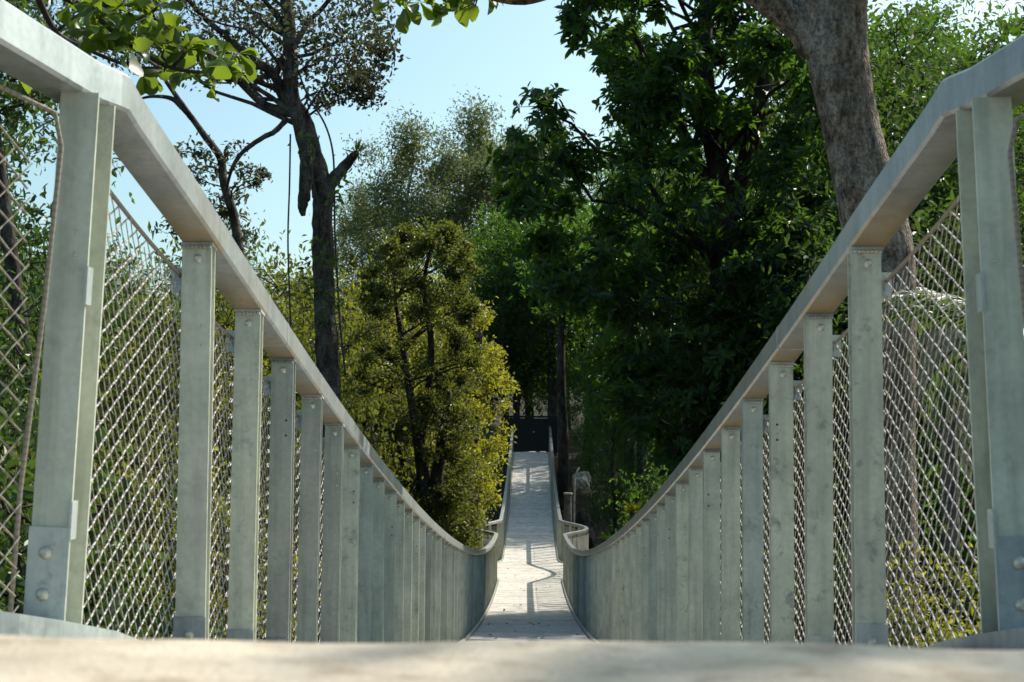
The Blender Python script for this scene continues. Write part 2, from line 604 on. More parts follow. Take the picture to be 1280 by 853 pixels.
def chan(width, depth, t, h, side, base=-0.06, lip=0.0):
    """C channel swept in z: one flange faces the camera end, the web is on the outer side, open towards the walkway"""
    a = width / 2
    ring = [(a, t), (a, 0), (-a, 0), (-a, depth), (a, depth), (a, depth - t), (-a + t, depth - t), (-a + t, t)]
    if side > 0:
        ring = [(-x, y) for x, y in ring][::-1]
    n_ = len(ring)
    v = [(x, y, base) for x, y in ring] + [(x, y, h) for x, y in ring]
    q_ = [(k, (k + 1) % n_, n_ + (k + 1) % n_, n_ + k) for k in range(n_)]
    for e in (0, n_):
        q_ += [(e, e + 1, e + 2, e + 7), (e + 2, e + 3, e + 6, e + 7), (e + 3, e + 4, e + 5, e + 6)] if side < 0 else \
              [(e + 7, e + 6, e + 5, e + 0), (e + 5, e + 4, e + 1, e + 0), (e + 4, e + 3, e + 2, e + 1)]
    mb = MB()
    mb.add(v, q_)
    return mb


post_me, big_me = {}, {}
for s in (-1, 1):
    post_me[s] = chan(0.080, 0.045, 0.006, RH + 0.035, s).mesh('post')
    big_me[s] = chan(0.076, 0.115, 0.007, 1.046, s, -0.08).mesh('post')
    for me_ in (post_me[s], big_me[s]):
        me_.materials.append(M['post'])


def disc(r_, h_, seg=10):
    """domed bolt head, axis -Y"""
    mb = MB()
    a = np.linspace(0, 2 * math.pi, seg, endpoint=False)
    v = [(r_ * math.cos(x), 0, r_ * math.sin(x)) for x in a] + [(r_ * 0.92 * math.cos(x), -h_ * 0.6, r_ * 0.92 * math.sin(x)) for x in a] + \
        [(r_ * 0.5 * math.cos(x), -h_, r_ * 0.5 * math.sin(x)) for x in a] + [(0, -h_, 0)]
    q_ = [(k, (k + 1) % seg, seg + (k + 1) % seg, seg + k) for k in range(seg)] + [(seg + k, seg + (k + 1) % seg, 2 * seg + (k + 1) % seg, 2 * seg + k) for k in range(seg)]
    t_ = [(2 * seg + k, 2 * seg + (k + 1) % seg, 3 * seg) for k in range(seg)]
    mb.add(v, q_, t_)
    return mb


bolt_me = disc(0.0135, 0.009).mesh('bolt', True)
bolt_me.materials.append(M['bolt'])
bolt_s_me = disc(0.0125, 0.007).mesh('bolt', True)
bolt_s_me.materials.append(M['bolt'])
hole_me = disc(0.0045, 0.0012, 8).mesh('bolt_hole')
hole_me.materials.append(M['hole'])
rivet_me = disc(0.004, 0.003, 8).mesh('rivet', True)
rivet_me.materials.append(M['bolt'])
foot_me = MB().box((0, -0.0035, 0.035), (0.085, 0.007, 0.13)).mesh('foot_plate')
foot_me.materials.append(M['plate'])
footb_me = MB().box((0, -0.004, 0.085), (0.080, 0.008, 0.20)).mesh('foot_plate')
footb_me.materials.append(M['plate'])
# top plate with weld lumps
wp = MB().box((0, 0.024, 0.0), (0.086, 0.056, 0.008))
for k in range(7):
    wp.tube([(-0.036 + 0.0113 * k, -0.006, -0.010), (-0.028 + 0.0113 * k, -0.007, -0.0105)], 0.0045 + 0.001 * (k % 2), 6)
weld_me = wp.mesh('weld_plate')
weld_me.materials.append(M['plate'])
brk_me = MB().box((0, 0, 0), (0.05, 0.006, 0.07)).mesh('cable_bracket')
brk_me.materials.append(M['plate'])
notch_me = MB().box((0, 0, 0), (0.005, 0.034, 0.075)).mesh('splice_plate')
notch_me.materials.append(M['plate'])

slope = lambda y: np.polyval(np.polyder(SAG), y)
for s in (-1, 1):
    for k, y in enumerate(post_y):
        x = s * float(hw(y))
        if k == 0:
            o = link('post', big_me[s], None, bridge, Vector((s * 0.942, y, -0.37)) - BL)
            o.rotation_euler = (0, -s * math.radians(2.1), 0)
            if s < 0:
                tag(o, 'wide first post at the left of the bridge entrance')
            else:
                tag(o, 'wide first post at the right of the bridge entrance')
            link('foot_plate', footb_me, None, o, (0, 0, 0.0))
            for z in (0.055, 0.135):
                link('bolt', bolt_me, None, o, (s * 0.004, -0.008, z))
            for z in (0.72, 0.765):
                link('rivet', rivet_me, None, o, (-s * 0.012, 0, z))
            for z in (0.20, 0.66):
                link('splice_plate', notch_me, None, o, (-s * 0.0405, 0.006, z))
        else:
            o = link('post', post_me[s], None, bridge, Vector((x, y, float(zd(y)))) - BL)
            o.rotation_euler = (0, math.radians(random.gauss(0, 0.25)), math.radians(random.gauss(0, 0.8)))
            if k < 16:
                link('foot_plate', foot_me, None, o, (0, 0, 0))
                link('bolt', bolt_s_me, None, o, (0.0, -0.007, 0.052))
            if k < 24:
                sl_ = float(slope(y))
                w_ = link('weld_plate', weld_me, None, o, (0, 0, RH - 0.005 + sl_ * 0.0))
                w_.rotation_euler = (math.atan(sl_), 0, 0)
                link('bolt', bolt_s_me, None, o, (0.004, 0, RH - 0.045))
            if k < 14:
                for z in (0.82, 0.875):
                    link('bolt_hole', hole_me if k % 3 == 0 else rivet_me, None, o, (-s * 0.018, 0, z))
                link('cable_bracket', brk_me, None, o, (s * 0.052, 0.040, 1.0))

# handrails: rectangular tube swept along the posts, flaring outward over the landing
for s in (-1, 1):
    ys = np.concatenate([np.arange(2.95, 14, 0.11), np.arange(14, 37, 0.33), np.arange(37, 44, 0.12), np.arange(44, Y1 + 0.3, 0.4)])
    pts = [(s * float(hw(y)), y, float(zd(y)) + RH) for y in ys]
    xk, yk, zk = pts[0]
    # rounded kink, then the flare towards the landing
    pts = [(p[0] + s * 0.010 * max(0, 1 - (p[1] - 2.95) / 0.7), p[1], p[2]) for p in pts]
    pts[0] = (pts[0][0], yk + 0.03, zk)
    z_at = lambda y: zk - 0.012 + 0.05 * (yk - y)
    head = [(s * (0.912 + 0.18 * (yk - y)), y, z_at(y)) for y in (0.9, 1.4, 1.9, 2.4, 2.75, 2.86)]
    pts = np.array(head + [(s * (0.912), 2.935, zk - 0.004)] + pts)
    lat = np.gradient(pts[:, :2], axis=0)
    lat = unit(np.stack([lat[:, 1], -lat[:, 0]], 1))       # to the right
    W2, H, c = 0.050, 0.082, 0.007
    sec = [(-W2 + c, 0), (W2 - c, 0), (W2, c), (W2, H - c), (W2 - c, H), (-W2 + c, H), (-W2, H - c), (-W2, c)]
    v = []
    for p, lt in zip(pts, lat):
        for a, h in sec:
            v.append((p[0] + lt[0] * a, p[1] + lt[1] * a, p[2] + h))
    n_, k_ = len(pts), 8
    q = [(i * k_ + j, (i + 1) * k_ + j, (i + 1) * k_ + (j + 1) % k_, i * k_ + (j + 1) % k_) for i in range(n_ - 1) for j in range(k_)]
    t = [(0, j, j + 1) for j in range(1, 7)] + [((n_ - 1) * k_, (n_ - 1) * k_ + j + 1, (n_ - 1) * k_ + j) for j in range(1, 7)]
    mb = MB()
    mb.add(v, q, t)
    o = bpart(mb, 'handrail', M['rail'])
    # run-off stain under the rail just before each weld
    py = np.array([p[1] for p in pts])
    d_ = np.full(len(pts), 9.0)
    for y in post_y[1:]:
        e = y - py
        d_ = np.minimum(d_, np.where(e > -0.05, np.abs(e), 9))
    st = np.clip(1 - d_ / 0.42, 0, 1) ** 1.1
    st[:7] = 0
    val = np.repeat(st, 8) * np.tile([1, 1, 0.25, 0, 0, 0, 0.25, 0], n_) * 1.0
    a = o.data.attributes.new('stain', 'FLOAT', 'POINT')
    a.data.foreach_set('value', val.astype(np.float32))
    tag(o, ('sunlit' if s < 0 else 'shaded') + ' handrail along the ' + ('left' if s < 0 else 'right') + ' side')
    for yw in (4.9, 8.8, 12.8, 16.7, 20.7, 24.6, 28.6):
        i_ = int(np.argmin(np.abs(py - yw)))
        p, lt = pts[i_], lat[i_]
        sl_ = float(slope(p[1]))
        v = []
        for dy in (-0.005, 0.005):
            for a_, h in sec:
                hh = (h - H / 2) * 1.035 + H / 2
                v.append((p[0] + lt[0] * a_ * 1.03, p[1] + lt[1] * a_ * 1.03 + dy, p[2] + hh + sl_ * dy))
        mb = MB()
        mb.add(v, [(j, 8 + j, 8 + (j + 1) % 8, (j + 1) % 8) for j in range(8)] + [(0, 1, 2, 3), (0, 3, 4, 7), (4, 5, 6, 7), (8, 11, 10, 9), (8, 15, 12, 11), (12, 15, 14, 13)])
        w_ = bpart(mb, 'weld_seam', M['plate'])
    # kerb channel along the foot of the posts, and over the landing
    ys = np.concatenate([np.arange(2.80, Y1, 0.3)])
    mb = MB()
    ring = [(-0.080, -0.14), (-0.046, -0.14), (-0.046, -0.012), (-0.080, -0.012)]
    v = [(s * (float(hw(y)) + a_), y, float(zd(y)) + h_) for y in ys for a_, h_ in ring]
    q = [(i * 4 + j, (i + 1) * 4 + j, (i + 1) * 4 + (j + 1) % 4, i * 4 + (j + 1) % 4) for i in range(len(ys) - 1) for j in range(4)] + [(0, 1, 2, 3)]
    mb.add(v, q)
    bpart(mb, 'kerb', M['rail'])
    mb = MB()
    kp = [(0.89, 3.45, -0.545), (0.90, 2.95, -0.420), (0.935, 2.70, -0.366), (0.97, 2.58, -0.340), (1.34, 2.0, -0.188), (1.94, 1.0, 0.07)]
    v = [(s * x_ + a_, y_, z_ + h_) for x_, y_, z_ in kp for a_, h_ in ((-0.05, -0.04), (0.05, -0.04), (0.05, 0.012), (-0.05, 0.012))]
    q = [(i * 4 + j, i * 4 + (j + 1) % 4, (i + 1) * 4 + (j + 1) % 4, (i + 1) * 4 + j) for i in range(len(kp) - 1) for j in range(4)] + [(3, 2, 1, 0), (20, 21, 22, 23)]
    mb.add(v, q)
    o = bpart(mb, 'kerb', M['plate'])
    tag(o, 'short flared kerb beside the ' + ('left' if s < 0 else 'right') + ' entrance post')
    o = link('post', big_me[s], None, bridge, Vector((s * 1.13, 1.75, -0.33)) - BL)

# deck boards
half = 1.0
pb = MB().box((0, 0, -0.020), (2.0, 0.318, 0.040))
pm = pb.mesh('deck_board')
pm.materials.append(M['deck'])
y = Y0 + 0.16
while y < Y1:
    o = link('deck_board', pm, None, bridge, Vector((0, y, float(zd(y)) - 0.045 + random.gauss(0, 0.0012))) - BL)
    o.scale = (float(hw(y)) - 0.09, 1, 1)
    o.rotation_euler = (math.atan(float(slope(y))), 0, 0)
    y += 0.328
# sloping plate from the landing to the deck
mb = MB()
mb.add([(-1.0, 1.03, -0.19), (1.0, 1.03, -0.19), (0.81, 2.78, -0.432), (-0.81, 2.78, -0.432), (-1.0, 1.03, -0.24), (1.0, 1.03, -0.24), (0.81, 2.78, -0.48), (-0.81, 2.78, -0.48)],
       [(0, 1, 2, 3), (7, 6, 5, 4), (0, 4, 5, 1), (2, 6, 7, 3), (1, 5, 6, 2), (0, 3, 7, 4)])
bpart(mb, 'ramp_plate', M['deck'])
for y in np.arange(4, Y1, 2.0):
    mb = MB().box((0, y, float(zd(y)) - 0.17), (2 * float(hw(y)) + 0.1, 0.09, 0.12))
    bpart(mb, 'cross_beam', M['plate'])
for x in (-0.55, 0.55):
    ys = np.arange(1.2, Y1 + 1.5, 0.8)
    mb = MB().tube([(x, y, float(zd(y)) - 0.26) for y in ys], 0.028, 8)
    bpart(mb, 'support_cable', M['plate'], True)


# rope mesh, one panel per bay, woven of two families of strands
def clip_bay(L, h0, h1, m_, b0):
    """the part of line h = m*u + b0 inside 0<=u<=L, h0<=h<=h1 (h0, h1 at u=0 and u=L)"""
    ts = np.linspace(0, L, 33)
    hh = m_ * ts + b0
    top = h1[0] + (h1[1] - h1[0]) * ts / L - 0.015 * 4 * (ts / L) * (1 - ts / L)
    ok = (hh >= h0) & (hh <= top)
    if not ok.any():
        return None
    i0 = np.argmax(ok)
    i1 = len(ok) - 1 - np.argmax(ok[::-1])
    return (ts[i0], ts[i1]) if i1 > i0 else None


def mesh_bay(pa, pb_, zt0, zt1, fine, s, L=None):
    A, B = MB(), MB()
    pa, pb_ = np.array(pa, float), np.array(pb_, float)
    L = float(np.linalg.norm((pb_ - pa)[:2]))
    sg = (pb_[2] - pa[2]) / L
    for mb, slp, step, rad, off in ((A, 0.64, 0.051, 0.0022, 0.003), (B, -1.24, 0.064, 0.0014, -0.003)):
        span = max(zt0, zt1)
        lo, hi = (-abs(slp) * L - 0.1, span + abs(slp) * L + 0.1)
        for b0 in np.arange(lo + 0.013, hi, step):
            r_ = clip_bay(L, -0.04, (zt0, zt1), slp, b0 + rng.normal() * 0.0012)
            if r_ is None:
                continue
            k = max(2, int((r_[1] - r_[0]) / 0.03) + 1) if fine else 2
            u = np.linspace(r_[0], r_[1], k)
            f = (u / L)[:, None]
            p = pa + (pb_ - pa) * f
            p[:, 2] += slp * u + b0
            if fine:
                p[:, 0] += off * s + 0.0011 * np.sin(u * math.pi / 0.03 + b0 * 60)
                p[:, 2] += 0.0006 * rng.normal(size=k)
            else:
                p[:, 0] += off * s
            mb.tube(p, rad * (1 if fine else 0.95), 6 if fine else 4, cap=False)
    return A, B


for s in (-1, 1):
    for k in range(len(post_y) - 1):
        ya, yb = post_y[k] + 0.06, post_y[k + 1] + 0.06
        xa, xb = s * (float(hw(ya)) + 0.054), s * (float(hw(yb)) + 0.054)
        A, B = mesh_bay((xa, ya, float(zd(ya))), (xb, yb, float(zd(yb))), 1.02, 1.02, k < 10, s)
        if k < 24:
            bpart(A, 'mesh_panel', M['rope'])
            bpart(B, 'mesh_panel', M['rope_thin'])
        else:
            A.add(np.concatenate(B.v), np.concatenate([q_ for q_ in B.q]), None, run=np.concatenate(B.run))
            bpart(A, 'mesh_panel', M['rope'])
    # top rope of the mesh, tied to every post
    pts = []
    for k in range(len(post_y) - 1):
        for f in np.linspace(0, 1, 6, endpoint=False):
            y = post_y[k] + 0.06 + f * (post_y[k + 1] - post_y[k])
            h = 1.02 - 0.015 * 4 * f * (1 - f)
            if f == 0 and k:
                h = 1.02
            pts.append((s * (float(hw(y)) + 0.056), y, float(zd(y)) + h))
    bpart(MB().tube(pts, 0.0055, 6), 'edge_cable', M['cable'], True)
    # mesh of the flared landing side, and its edge rope
    a0 = np.array((s * 0.955, 2.66, -0.36))
    a1 = np.array((s * 1.62, 1.55, -0.10))
    A, B = mesh_bay(a0, a1, 0.93, 0.93, True, s)
    bpart(A, 'mesh_panel', M['cable'])
    bpart(B, 'mesh_panel', M['rope_thin'])
    up = lambda p, h: p + np.array((0, 0, h))
    bpart(MB().tube([a0 + np.array((s * 0.012, 0, 0.0)), up(a0, 0.25) + np.array((s * 0.0, 0, 0)), up(a0, 0.6) - np.array((s * 0.035, 0, 0)), up(a0, 0.90) - np.array((s * 0.058, 0, 0)),
                     up(a0, 0.965) - np.array((s * 0.045, 0, 0)), up(a0, 0.985) + (a1 - a0) * 0.05, up(a1, 0.93)], 0.005, 8), 'edge_cable', M['cable'], True)

# a few dry leaves lying on the deck
mb = MB()
n_ = 30
yy = rng.uniform(17, 46, n_)
xx = rng.uniform(-0.75, 0.75, n_)
pz = zd(yy) - 0.035
leaf_geo(np.stack([xx, yy, pz], 1), np.stack([rng.normal(size=n_), rng.normal(size=n_), 0.1 * rng.normal(size=n_)], 1), np.tile((0.0, 0, 1), (n_, 1)), 0.07, 0.04, rng.uniform(0, 1, n_), mb)
M['leaf_fallen'] = leaf_mat('leaf_fallen', (0.05, 0.03, 0.018), (0.09, 0.055, 0.03), (0.15, 0.10, 0.05), (0.2, 0.12, 0.04))
tag(mb.build('fallen_leaves', M['leaf_fallen']), 'small dry leaves scattered over the bridge deck', None, None, 'stuff')


# ------------------------------------------------------------------ trees
def make_tree(name, label, group, trunk, radii, clumps, leaf, bark, leafm, seed=1, limb_r=0.35, at=None, tips=8, sub=5, sides=10, twigs=True,
              limb_from=0.25, extra=(), cat='tree', twig_r=0.008, rough=0.03, loc=None, crown_kind=None, split=0, lim=1):
    """trunk: points (world); clumps: list of (x, y, z, r); leaf: dict(L, W, k, mode, quad, sigma)"""
    global rng
    rng = np.random.default_rng(seed)
    base = np.array(trunk[0], float)
    root = thing(name, label, cat, base, group)
    p, r = smooth_path(np.array(trunk, float) - base, radii, sub)
    tb = MB()
    tb.tube(p, r, sides, True, rough)
    ends, lens = [], []
    C = np.array(clumps, float).reshape(-1, 4)
    C[:, :3] -= base
    limb = MB()
    n0 = int(len(p) * limb_from)
    for i, c in enumerate(C):
        h = c[:3]
        cand = np.arange(n0, len(p))
        d3 = np.linalg.norm(p[cand] - h, axis=1)
        want = (h[2] - p[cand][:, 2]) - 0.45 * np.linalg.norm((p[cand] - h)[:, :2], axis=1)
        k = cand[np.argmin(np.abs(want) + 0.35 * d3 + 0.25 * rng.random(len(cand)))]
        a = p[k]
        if i % lim == 0:
            mid = (a + h) / 2 + np.array((0, 0, 0.10 * np.linalg.norm(h - a))) + rng.normal(size=3) * 0.07 * np.linalg.norm(h - a)
            bz = bezier(a, mid, h, 7)
            bz[1:-1] += rng.normal(size=(5, 3)) * 0.025 * np.linalg.norm(h - a)
            rr = np.linspace(min(r[k] * limb_r, 0.008 + 0.013 * np.linalg.norm(h - a)), twig_r * 1.3, 7)
            limb.tube(bz, rr, 5, False)
            for t in (0.5, 0.75):
                ends.append(bz[int(t * 6)])
    for pts_, rad_ in extra:
        pp_, rr_ = smooth_path(np.array(pts_, float) - base, rad_, sub)
        limb.tube(pp_, rr_, 8, True, rough)
    nt_ = tips
    T = np.repeat(C[:, :3], nt_, 0)
    R = np.repeat(C[:, 3], nt_)
    off = rand_dirs(len(T)) * (rng.random(len(T)) ** 0.5)[:, None] * R[:, None]
    off[:, 2] *= 0.7
    tip = T + off
    if twigs:
        for a, b_, r_ in zip(T, tip, R):
            mid = (a + b_) / 2 + rng.normal(size=3) * 0.12 * r_
            limb.tube(np.array([a, mid, b_]), [twig_r, twig_r * 0.8, twig_r * 0.4], 3, False)
    k = leaf['k']
    N = len(tip) * k
    cb = MB()
    ax = unit(off + np.array((0, 0, 0.5)) * R[:, None])
    if leaf['mode'] == 'rosette':
        AX = np.repeat(ax, k, 0)
        ref = rand_dirs(len(ax))
        u = unit(np.cross(ax, ref))
        v_ = np.cross(ax, u)
        ph = (np.tile(np.arange(k), len(ax)) / k * 2 * math.pi + rng.normal(size=N) * 0.3)[:, None]
        rad = np.repeat(u, k, 0) * np.cos(ph) + np.repeat(v_, k, 0) * np.sin(ph)
        e = rng.uniform(-0.35, 0.8, N)[:, None]
        D = rad * np.cos(e) + AX * np.sin(e)
        D[:, 2] -= 0.15
        Nn = AX + 0.25 * rng.normal(size=(N, 3))
        pos = np.repeat(tip, k, 0) + D * leaf['L'] * 0.05 + AX * rng.normal(size=(N, 1)) * leaf['L'] * 0.12
    else:
        D = rand_dirs(N) + 0.5 * np.repeat(ax, k, 0)
        D[:, 2] -= leaf.get('droop', 0.25)
        Nn = rand_dirs(N) + np.array((0, 0, 0.8))
        sg = leaf.get('sigma', 0.2)
        fr = rng.random(N)[:, None] ** 0.7
        pos = np.repeat(T, k, 0) * (1 - fr) * 0.45 + np.repeat(tip, k, 0) * (1 - (1 - fr) * 0.45) + rng.normal(size=(N, 3)) * sg * np.repeat(R, k)[:, None]
    L = leaf['L'] * np.repeat(rng.uniform(0.75, 1.25, len(tip)), k) * rng.uniform(0.65, 1.2, N)
    W = L * leaf['W'] * rng.uniform(0.85, 1.15, N)
    tint = np.clip(0.42 + np.repeat(rng.normal(size=len(C)) * 0.15, nt_ * k) + rng.normal(size=N) * 0.24 + leaf.get('tint', 0), 0, 1)
    tr = tb.build('trunk', M[bark], root, True)
    if limb.nv:
        limb.build('branches', M['twig' if not extra else bark], root, True)
    if split:
        # the leaves that show largest are parts of their own
        dist = np.linalg.norm((pos + base), axis=1)
        vis = np.argsort(dist)[:split * 3]
        pick = rng.permutation(vis)[:split]
        keep = np.ones(N, bool)
        keep[pick] = False
        lmeshes = []
        for tv in (0.2, 0.45, 0.75):
            lb = MB()
            leaf_geo(np.zeros((1, 3)), np.array([(0, 1.0, 0)]), np.array([(0, 0, 1.0)]), 1.0, leaf['W'], np.array([tv]), lb)
            me = lb.mesh('leaf')
            me.materials.append(M[leafm])
            lmeshes.append(me)
        for i in pick:
            o = link('leaf', lmeshes[i % 3], None, root, Vector(pos[i]))
            yv = Vector(unit(D[i]))
            xv = yv.cross(Vector(Nn[i])).normalized()
            zv = xv.cross(yv)
            o.rotation_euler = Matrix((xv, yv, zv)).transposed().to_euler()
            o.scale = (L[i],) * 3
        pos, D, Nn, L, W, tint = pos[keep], D[keep], Nn[keep], L[keep], W[keep], tint[keep]
    leaf_geo(pos, D, Nn, L, W, tint, cb, leaf.get('quad', False), leaf.get('obov', False))
    co = cb.build('crown', M[leafm], root)
    co['kind'] = 'stuff'
    return root


def ellipsoid(c, rad, n_, r_, seed, shell=0.55, cone=0.0):
    g = np.random.default_rng(seed)
    d_ = g.normal(size=(n_, 3))
    d_ /= np.linalg.norm(d_, axis=1)[:, None]
    f = shell + (1 - shell) * g.random(n_)
    q_ = d_ * f[:, None]
    if cone:
        q_[:, :2] *= (1 - cone * (q_[:, 2:3] * 0.5 + 0.5))
    return np.concatenate([q_ * np.array(rad) + np.array(c), (r_ * g.uniform(0.7, 1.25, n_))[:, None]], 1)


def wob_trunk(h, seed, wob=0.04, n_=6):
    g = np.random.default_rng(seed)
    z = np.linspace(0, 1, n_)
    xy = np.cumsum(g.normal(size=(n_, 2)) * wob * h / 2, 0)
    xy[0] = 0
    return np.stack([xy[:, 0], xy[:, 1], z * h], 1)


def dup(root, loc, rz, sc, label=None, group=None):
    r_ = root.copy()
    COL.objects.link(r_)
    r_.location = [float(c) for c in loc]
    r_.rotation_euler = (0, 0, rz)
    r_.scale = sc if hasattr(sc, '__len__') else (sc, sc, sc)
    if label:
        r_['label'] = label
    if group:
        r_['group'] = group
    for ch in list(root.children):
        c = ch.copy()
        COL.objects.link(c)
        c.parent = r_
    return r_


# ---- the tall leaning tree left of the bridge, with dead stubs and hanging vines
dA = 24.0
pA = lambda x, y, d=dA: P(x, y, d)
kx = dA / F
tA = [(414, 760), (413, 640), (412, 500), (408, 420), (404, 330), (403, 270), (404, 240), (393, 205), (376, 150), (364, 120), (363, 60), (358, 0), (352, -80)]
rA = [22, 20, 18, 17, 15.5, 15, 16, 17, 15, 12, 9, 8, 5]
trunkA = [pA(x, y) for x, y in tA]
trunkA[0][2] = TZ(trunkA[0][0], trunkA[0][1]) - 0.2
exA = [
    ([pA(405, 238), pA(424, 216), pA(436, 202), pA(445, 192, 23.7)], np.array([9, 8, 6.5, 4.5]) * kx),
    ([pA(380, 170), pA(384, 200, 23.7), pA(381, 240, 23.6), pA(378, 258, 23.6), pA(379, 270, 23.6)], np.array([10, 10, 8, 6.5, 3]) * kx),
    ([pA(370, 143), pA(352, 138), pA(329, 130), pA(300, 104), pA(270, 84), pA(240, 60, 23)], np.array([7, 6, 5, 4, 3, 1.5]) * kx),
    ([pA(366, 138), pA(353, 120), pA(343, 95), pA(311, 70), pA(283, 46), pA(251, 18), pA(220, -20, 23)], np.array([8, 6.5, 6, 5, 4.2, 3.5, 2]) * kx),
    ([pA(343, 95), pA(356, 70), pA(371, 53), pA(385, 28), pA(406, 7), pA(430, -30)], np.array([5, 4.5, 4, 3.5, 3, 2]) * kx),
    ([pA(343, 92), pA(322, 98), pA(300, 102), pA(275, 98, 23.5)], np.array([3, 3, 2.5, 1.5]) * kx),
    ([pA(358, 150), pA(343, 165), pA(329, 172), pA(304, 190), pA(290, 211), pA(283, 238, 25)], np.array([4, 3.5, 3.4, 3, 2.5, 1.5]) * kx),
    ([pA(364, 70), pA(352, 30), pA(330, 0), pA(300, -40)], np.array([4.5, 4, 3, 2]) * kx),
    ([pA(311, 70), pA(285, 75), pA(255, 72), pA(215, 60)], np.array([3, 2.5, 2, 1]) * kx),
]
clA = []
g = np.random.default_rng(3)
for x, y, r_ in [(110, 15, 30), (150, 40, 26), (180, 22, 30), (215, 45, 28), (235, 10, 30), (262, 40, 26), (285, 12, 28), (300, 60, 24), (262, 78, 20), (330, 30, 26),
                 (345, 62, 20), (372, 25, 26), (395, 52, 24), (410, 22, 24), (428, 48, 22), (445, 20, 20), (418, 82, 20), (440, 84, 18), (392, 88, 18), (455, 100, 14),
                 (418, 112, 12), (445, 112, 12), (402, 128, 8), (330, 92, 14), (320, 8, 24), (225, 80, 14), (200, 60, 18), (90, 50, 20), (462, 60, 14), (310, 40, 22), (270, -20, 34), (330, -30, 34),
                 (390, -20, 34), (440, -30, 34), (180, -30, 36), (110, -30, 34), (355, -80, 40), (420, -80, 36), (270, -80, 40), (465, 10, 16), (470, 40, 12), (478, 66, 10), (458, 122, 8), (468, 95, 10), (100, 5, 30), (60, 20, 26), (140, 10, 26), (30, 0, 26), (170, 65, 16)]:
    p_ = pA(x + g.normal() * 3, y, dA + g.uniform(-1.6, 1.6))
    clA.append((*p_, r_ * kx * 1.65))
rA = [r_ * (0.85 if k < 10 else 1) for k, r_ in enumerate(rA)]
treeA = make_tree('leaning_tree', 'tall dark leaning tree with broken stub and hanging dead limb left of the bridge', None, trunkA, np.array(rA) * kx, clA,
                  dict(L=0.105, W=0.5, k=11, mode='scatter', sigma=0.5), 'bark_lean', 'leaf_purple', 3, 0.3, tips=15, lim=2, sides=12, extra=exA, limb_from=0.55, rough=0.05, twig_r=0.007)
bA = Vector(treeA.location)


def hang(pts, r_, name, parent, m='vine', sides=5):
    p_, rr = smooth_path(np.array(pts), np.full(len(pts), r_), 6)
    o = MB().tube(p_ - np.array(parent.location), rr, sides).build(name, M[m], parent, True)
    return o


hang([pA(371, 84), pA(385, 120), pA(406, 155), pA(416, 190), pA(418, 235), pA(419, 300), pA(425, 400), pA(432, 470)], 0.018, 'vine', treeA)
hang([pA(363, 168), pA(362, 230), pA(360, 300), pA(362, 370), pA(364, 430)], 0.016, 'vine', treeA)
hang([pA(399, 170), pA(390, 215, 23.4), pA(404, 290, 23.5), pA(396, 350, 23.5), pA(412, 420, 23.5)], 0.012, 'vine', treeA)
hang([pA(385, 225, 23.5), pA(402, 228, 23.5), pA(410, 245, 23.5), pA(412, 300, 23.5)], 0.014, 'vine', treeA)
# little spiky plant on the broken stub, leafy vine shoots on the trunk
mb = MB()
n_ = 22
tp = pA(445, 191, 23.7) - np.array(treeA.location)
leaf_geo(np.tile(tp, (n_, 1)), rand_dirs(n_) + np.array((0.4, 0, 0.6)), rand_dirs(n_), 0.26, 0.028, g.uniform(0.4, 1, n_), mb, True)
mb.build('epiphyte', M['leaf_olive'], treeA)
mb = MB()
for x, y in [(418, 232), (425, 222), (398, 300), (405, 318), (412, 330), (395, 355), (415, 375), (402, 395), (408, 398), (393, 325), (420, 255), (388, 175), (383, 190), (430, 235), (402, 362)]:
    n_ = 9
    c = pA(x, y, 23.5) - np.array(treeA.location)
    leaf_geo(c + g.normal(size=(n_, 3)) * 0.09, rand_dirs(n_) + np.array((0, -0.3, -0.4)), rand_dirs(n_) + np.array((0, 0, 1)), 0.14, 0.06, g.uniform(0.5, 1, n_), mb)
mb.build('vine_leaves', M['leaf_mid'], treeA)['kind'] = 'stuff'

# ---- the slender tree with purple leaves behind it
dB = 29.0
kb = dB / F
pB = lambda x, y, d=dB: P(x, y, d)
tB = [(318, 640), (312, 480), (302, 340), (293, 275), (280, 230), (275, 197), (255, 169), (228, 131), (205, 98), (180, 60)]
trunkB = [pB(x, y) for x, y in tB]
trunkB[0][2] = TZ(trunkB[0][0], trunkB[0][1]) - 0.2
clB = [(*pB(x, y, dB + g.uniform(-1, 1)), r_ * kb * 1.5) for x, y, r_ in
       [(248, 195, 18), (262, 215, 20), (245, 222, 14), (285, 195, 16), (310, 215, 14), (330, 218, 10), (270, 245, 18), (300, 245, 14), (318, 232, 9), (258, 260, 12), (290, 268, 14),
        (230, 275, 16), (215, 290, 16), (240, 285, 14), (285, 285, 16), (310, 295, 14), (225, 190, 8), (180, 50, 26), (150, 60, 26), (200, 30, 26)]]
make_tree('slender_tree', 'slender bending tree with sparse purplish leaves between left post and leaning tree', None, trunkB,
          np.array([8, 7.5, 6.5, 6, 5.5, 5, 4.2, 3.4, 2.6, 1.5]) * kb, clB, dict(L=0.115, W=0.45, k=13, mode='scatter', sigma=0.25), 'bark_lean', 'leaf_purple', 8, 0.35, tips=7, limb_from=0.35, twig_r=0.008,
          extra=[([pB(240, 148), pB(227, 134), pB(213, 123), pB(187, 121), pB(165, 128)], np.array([4, 3.5, 3, 2, 1]) * kb)])

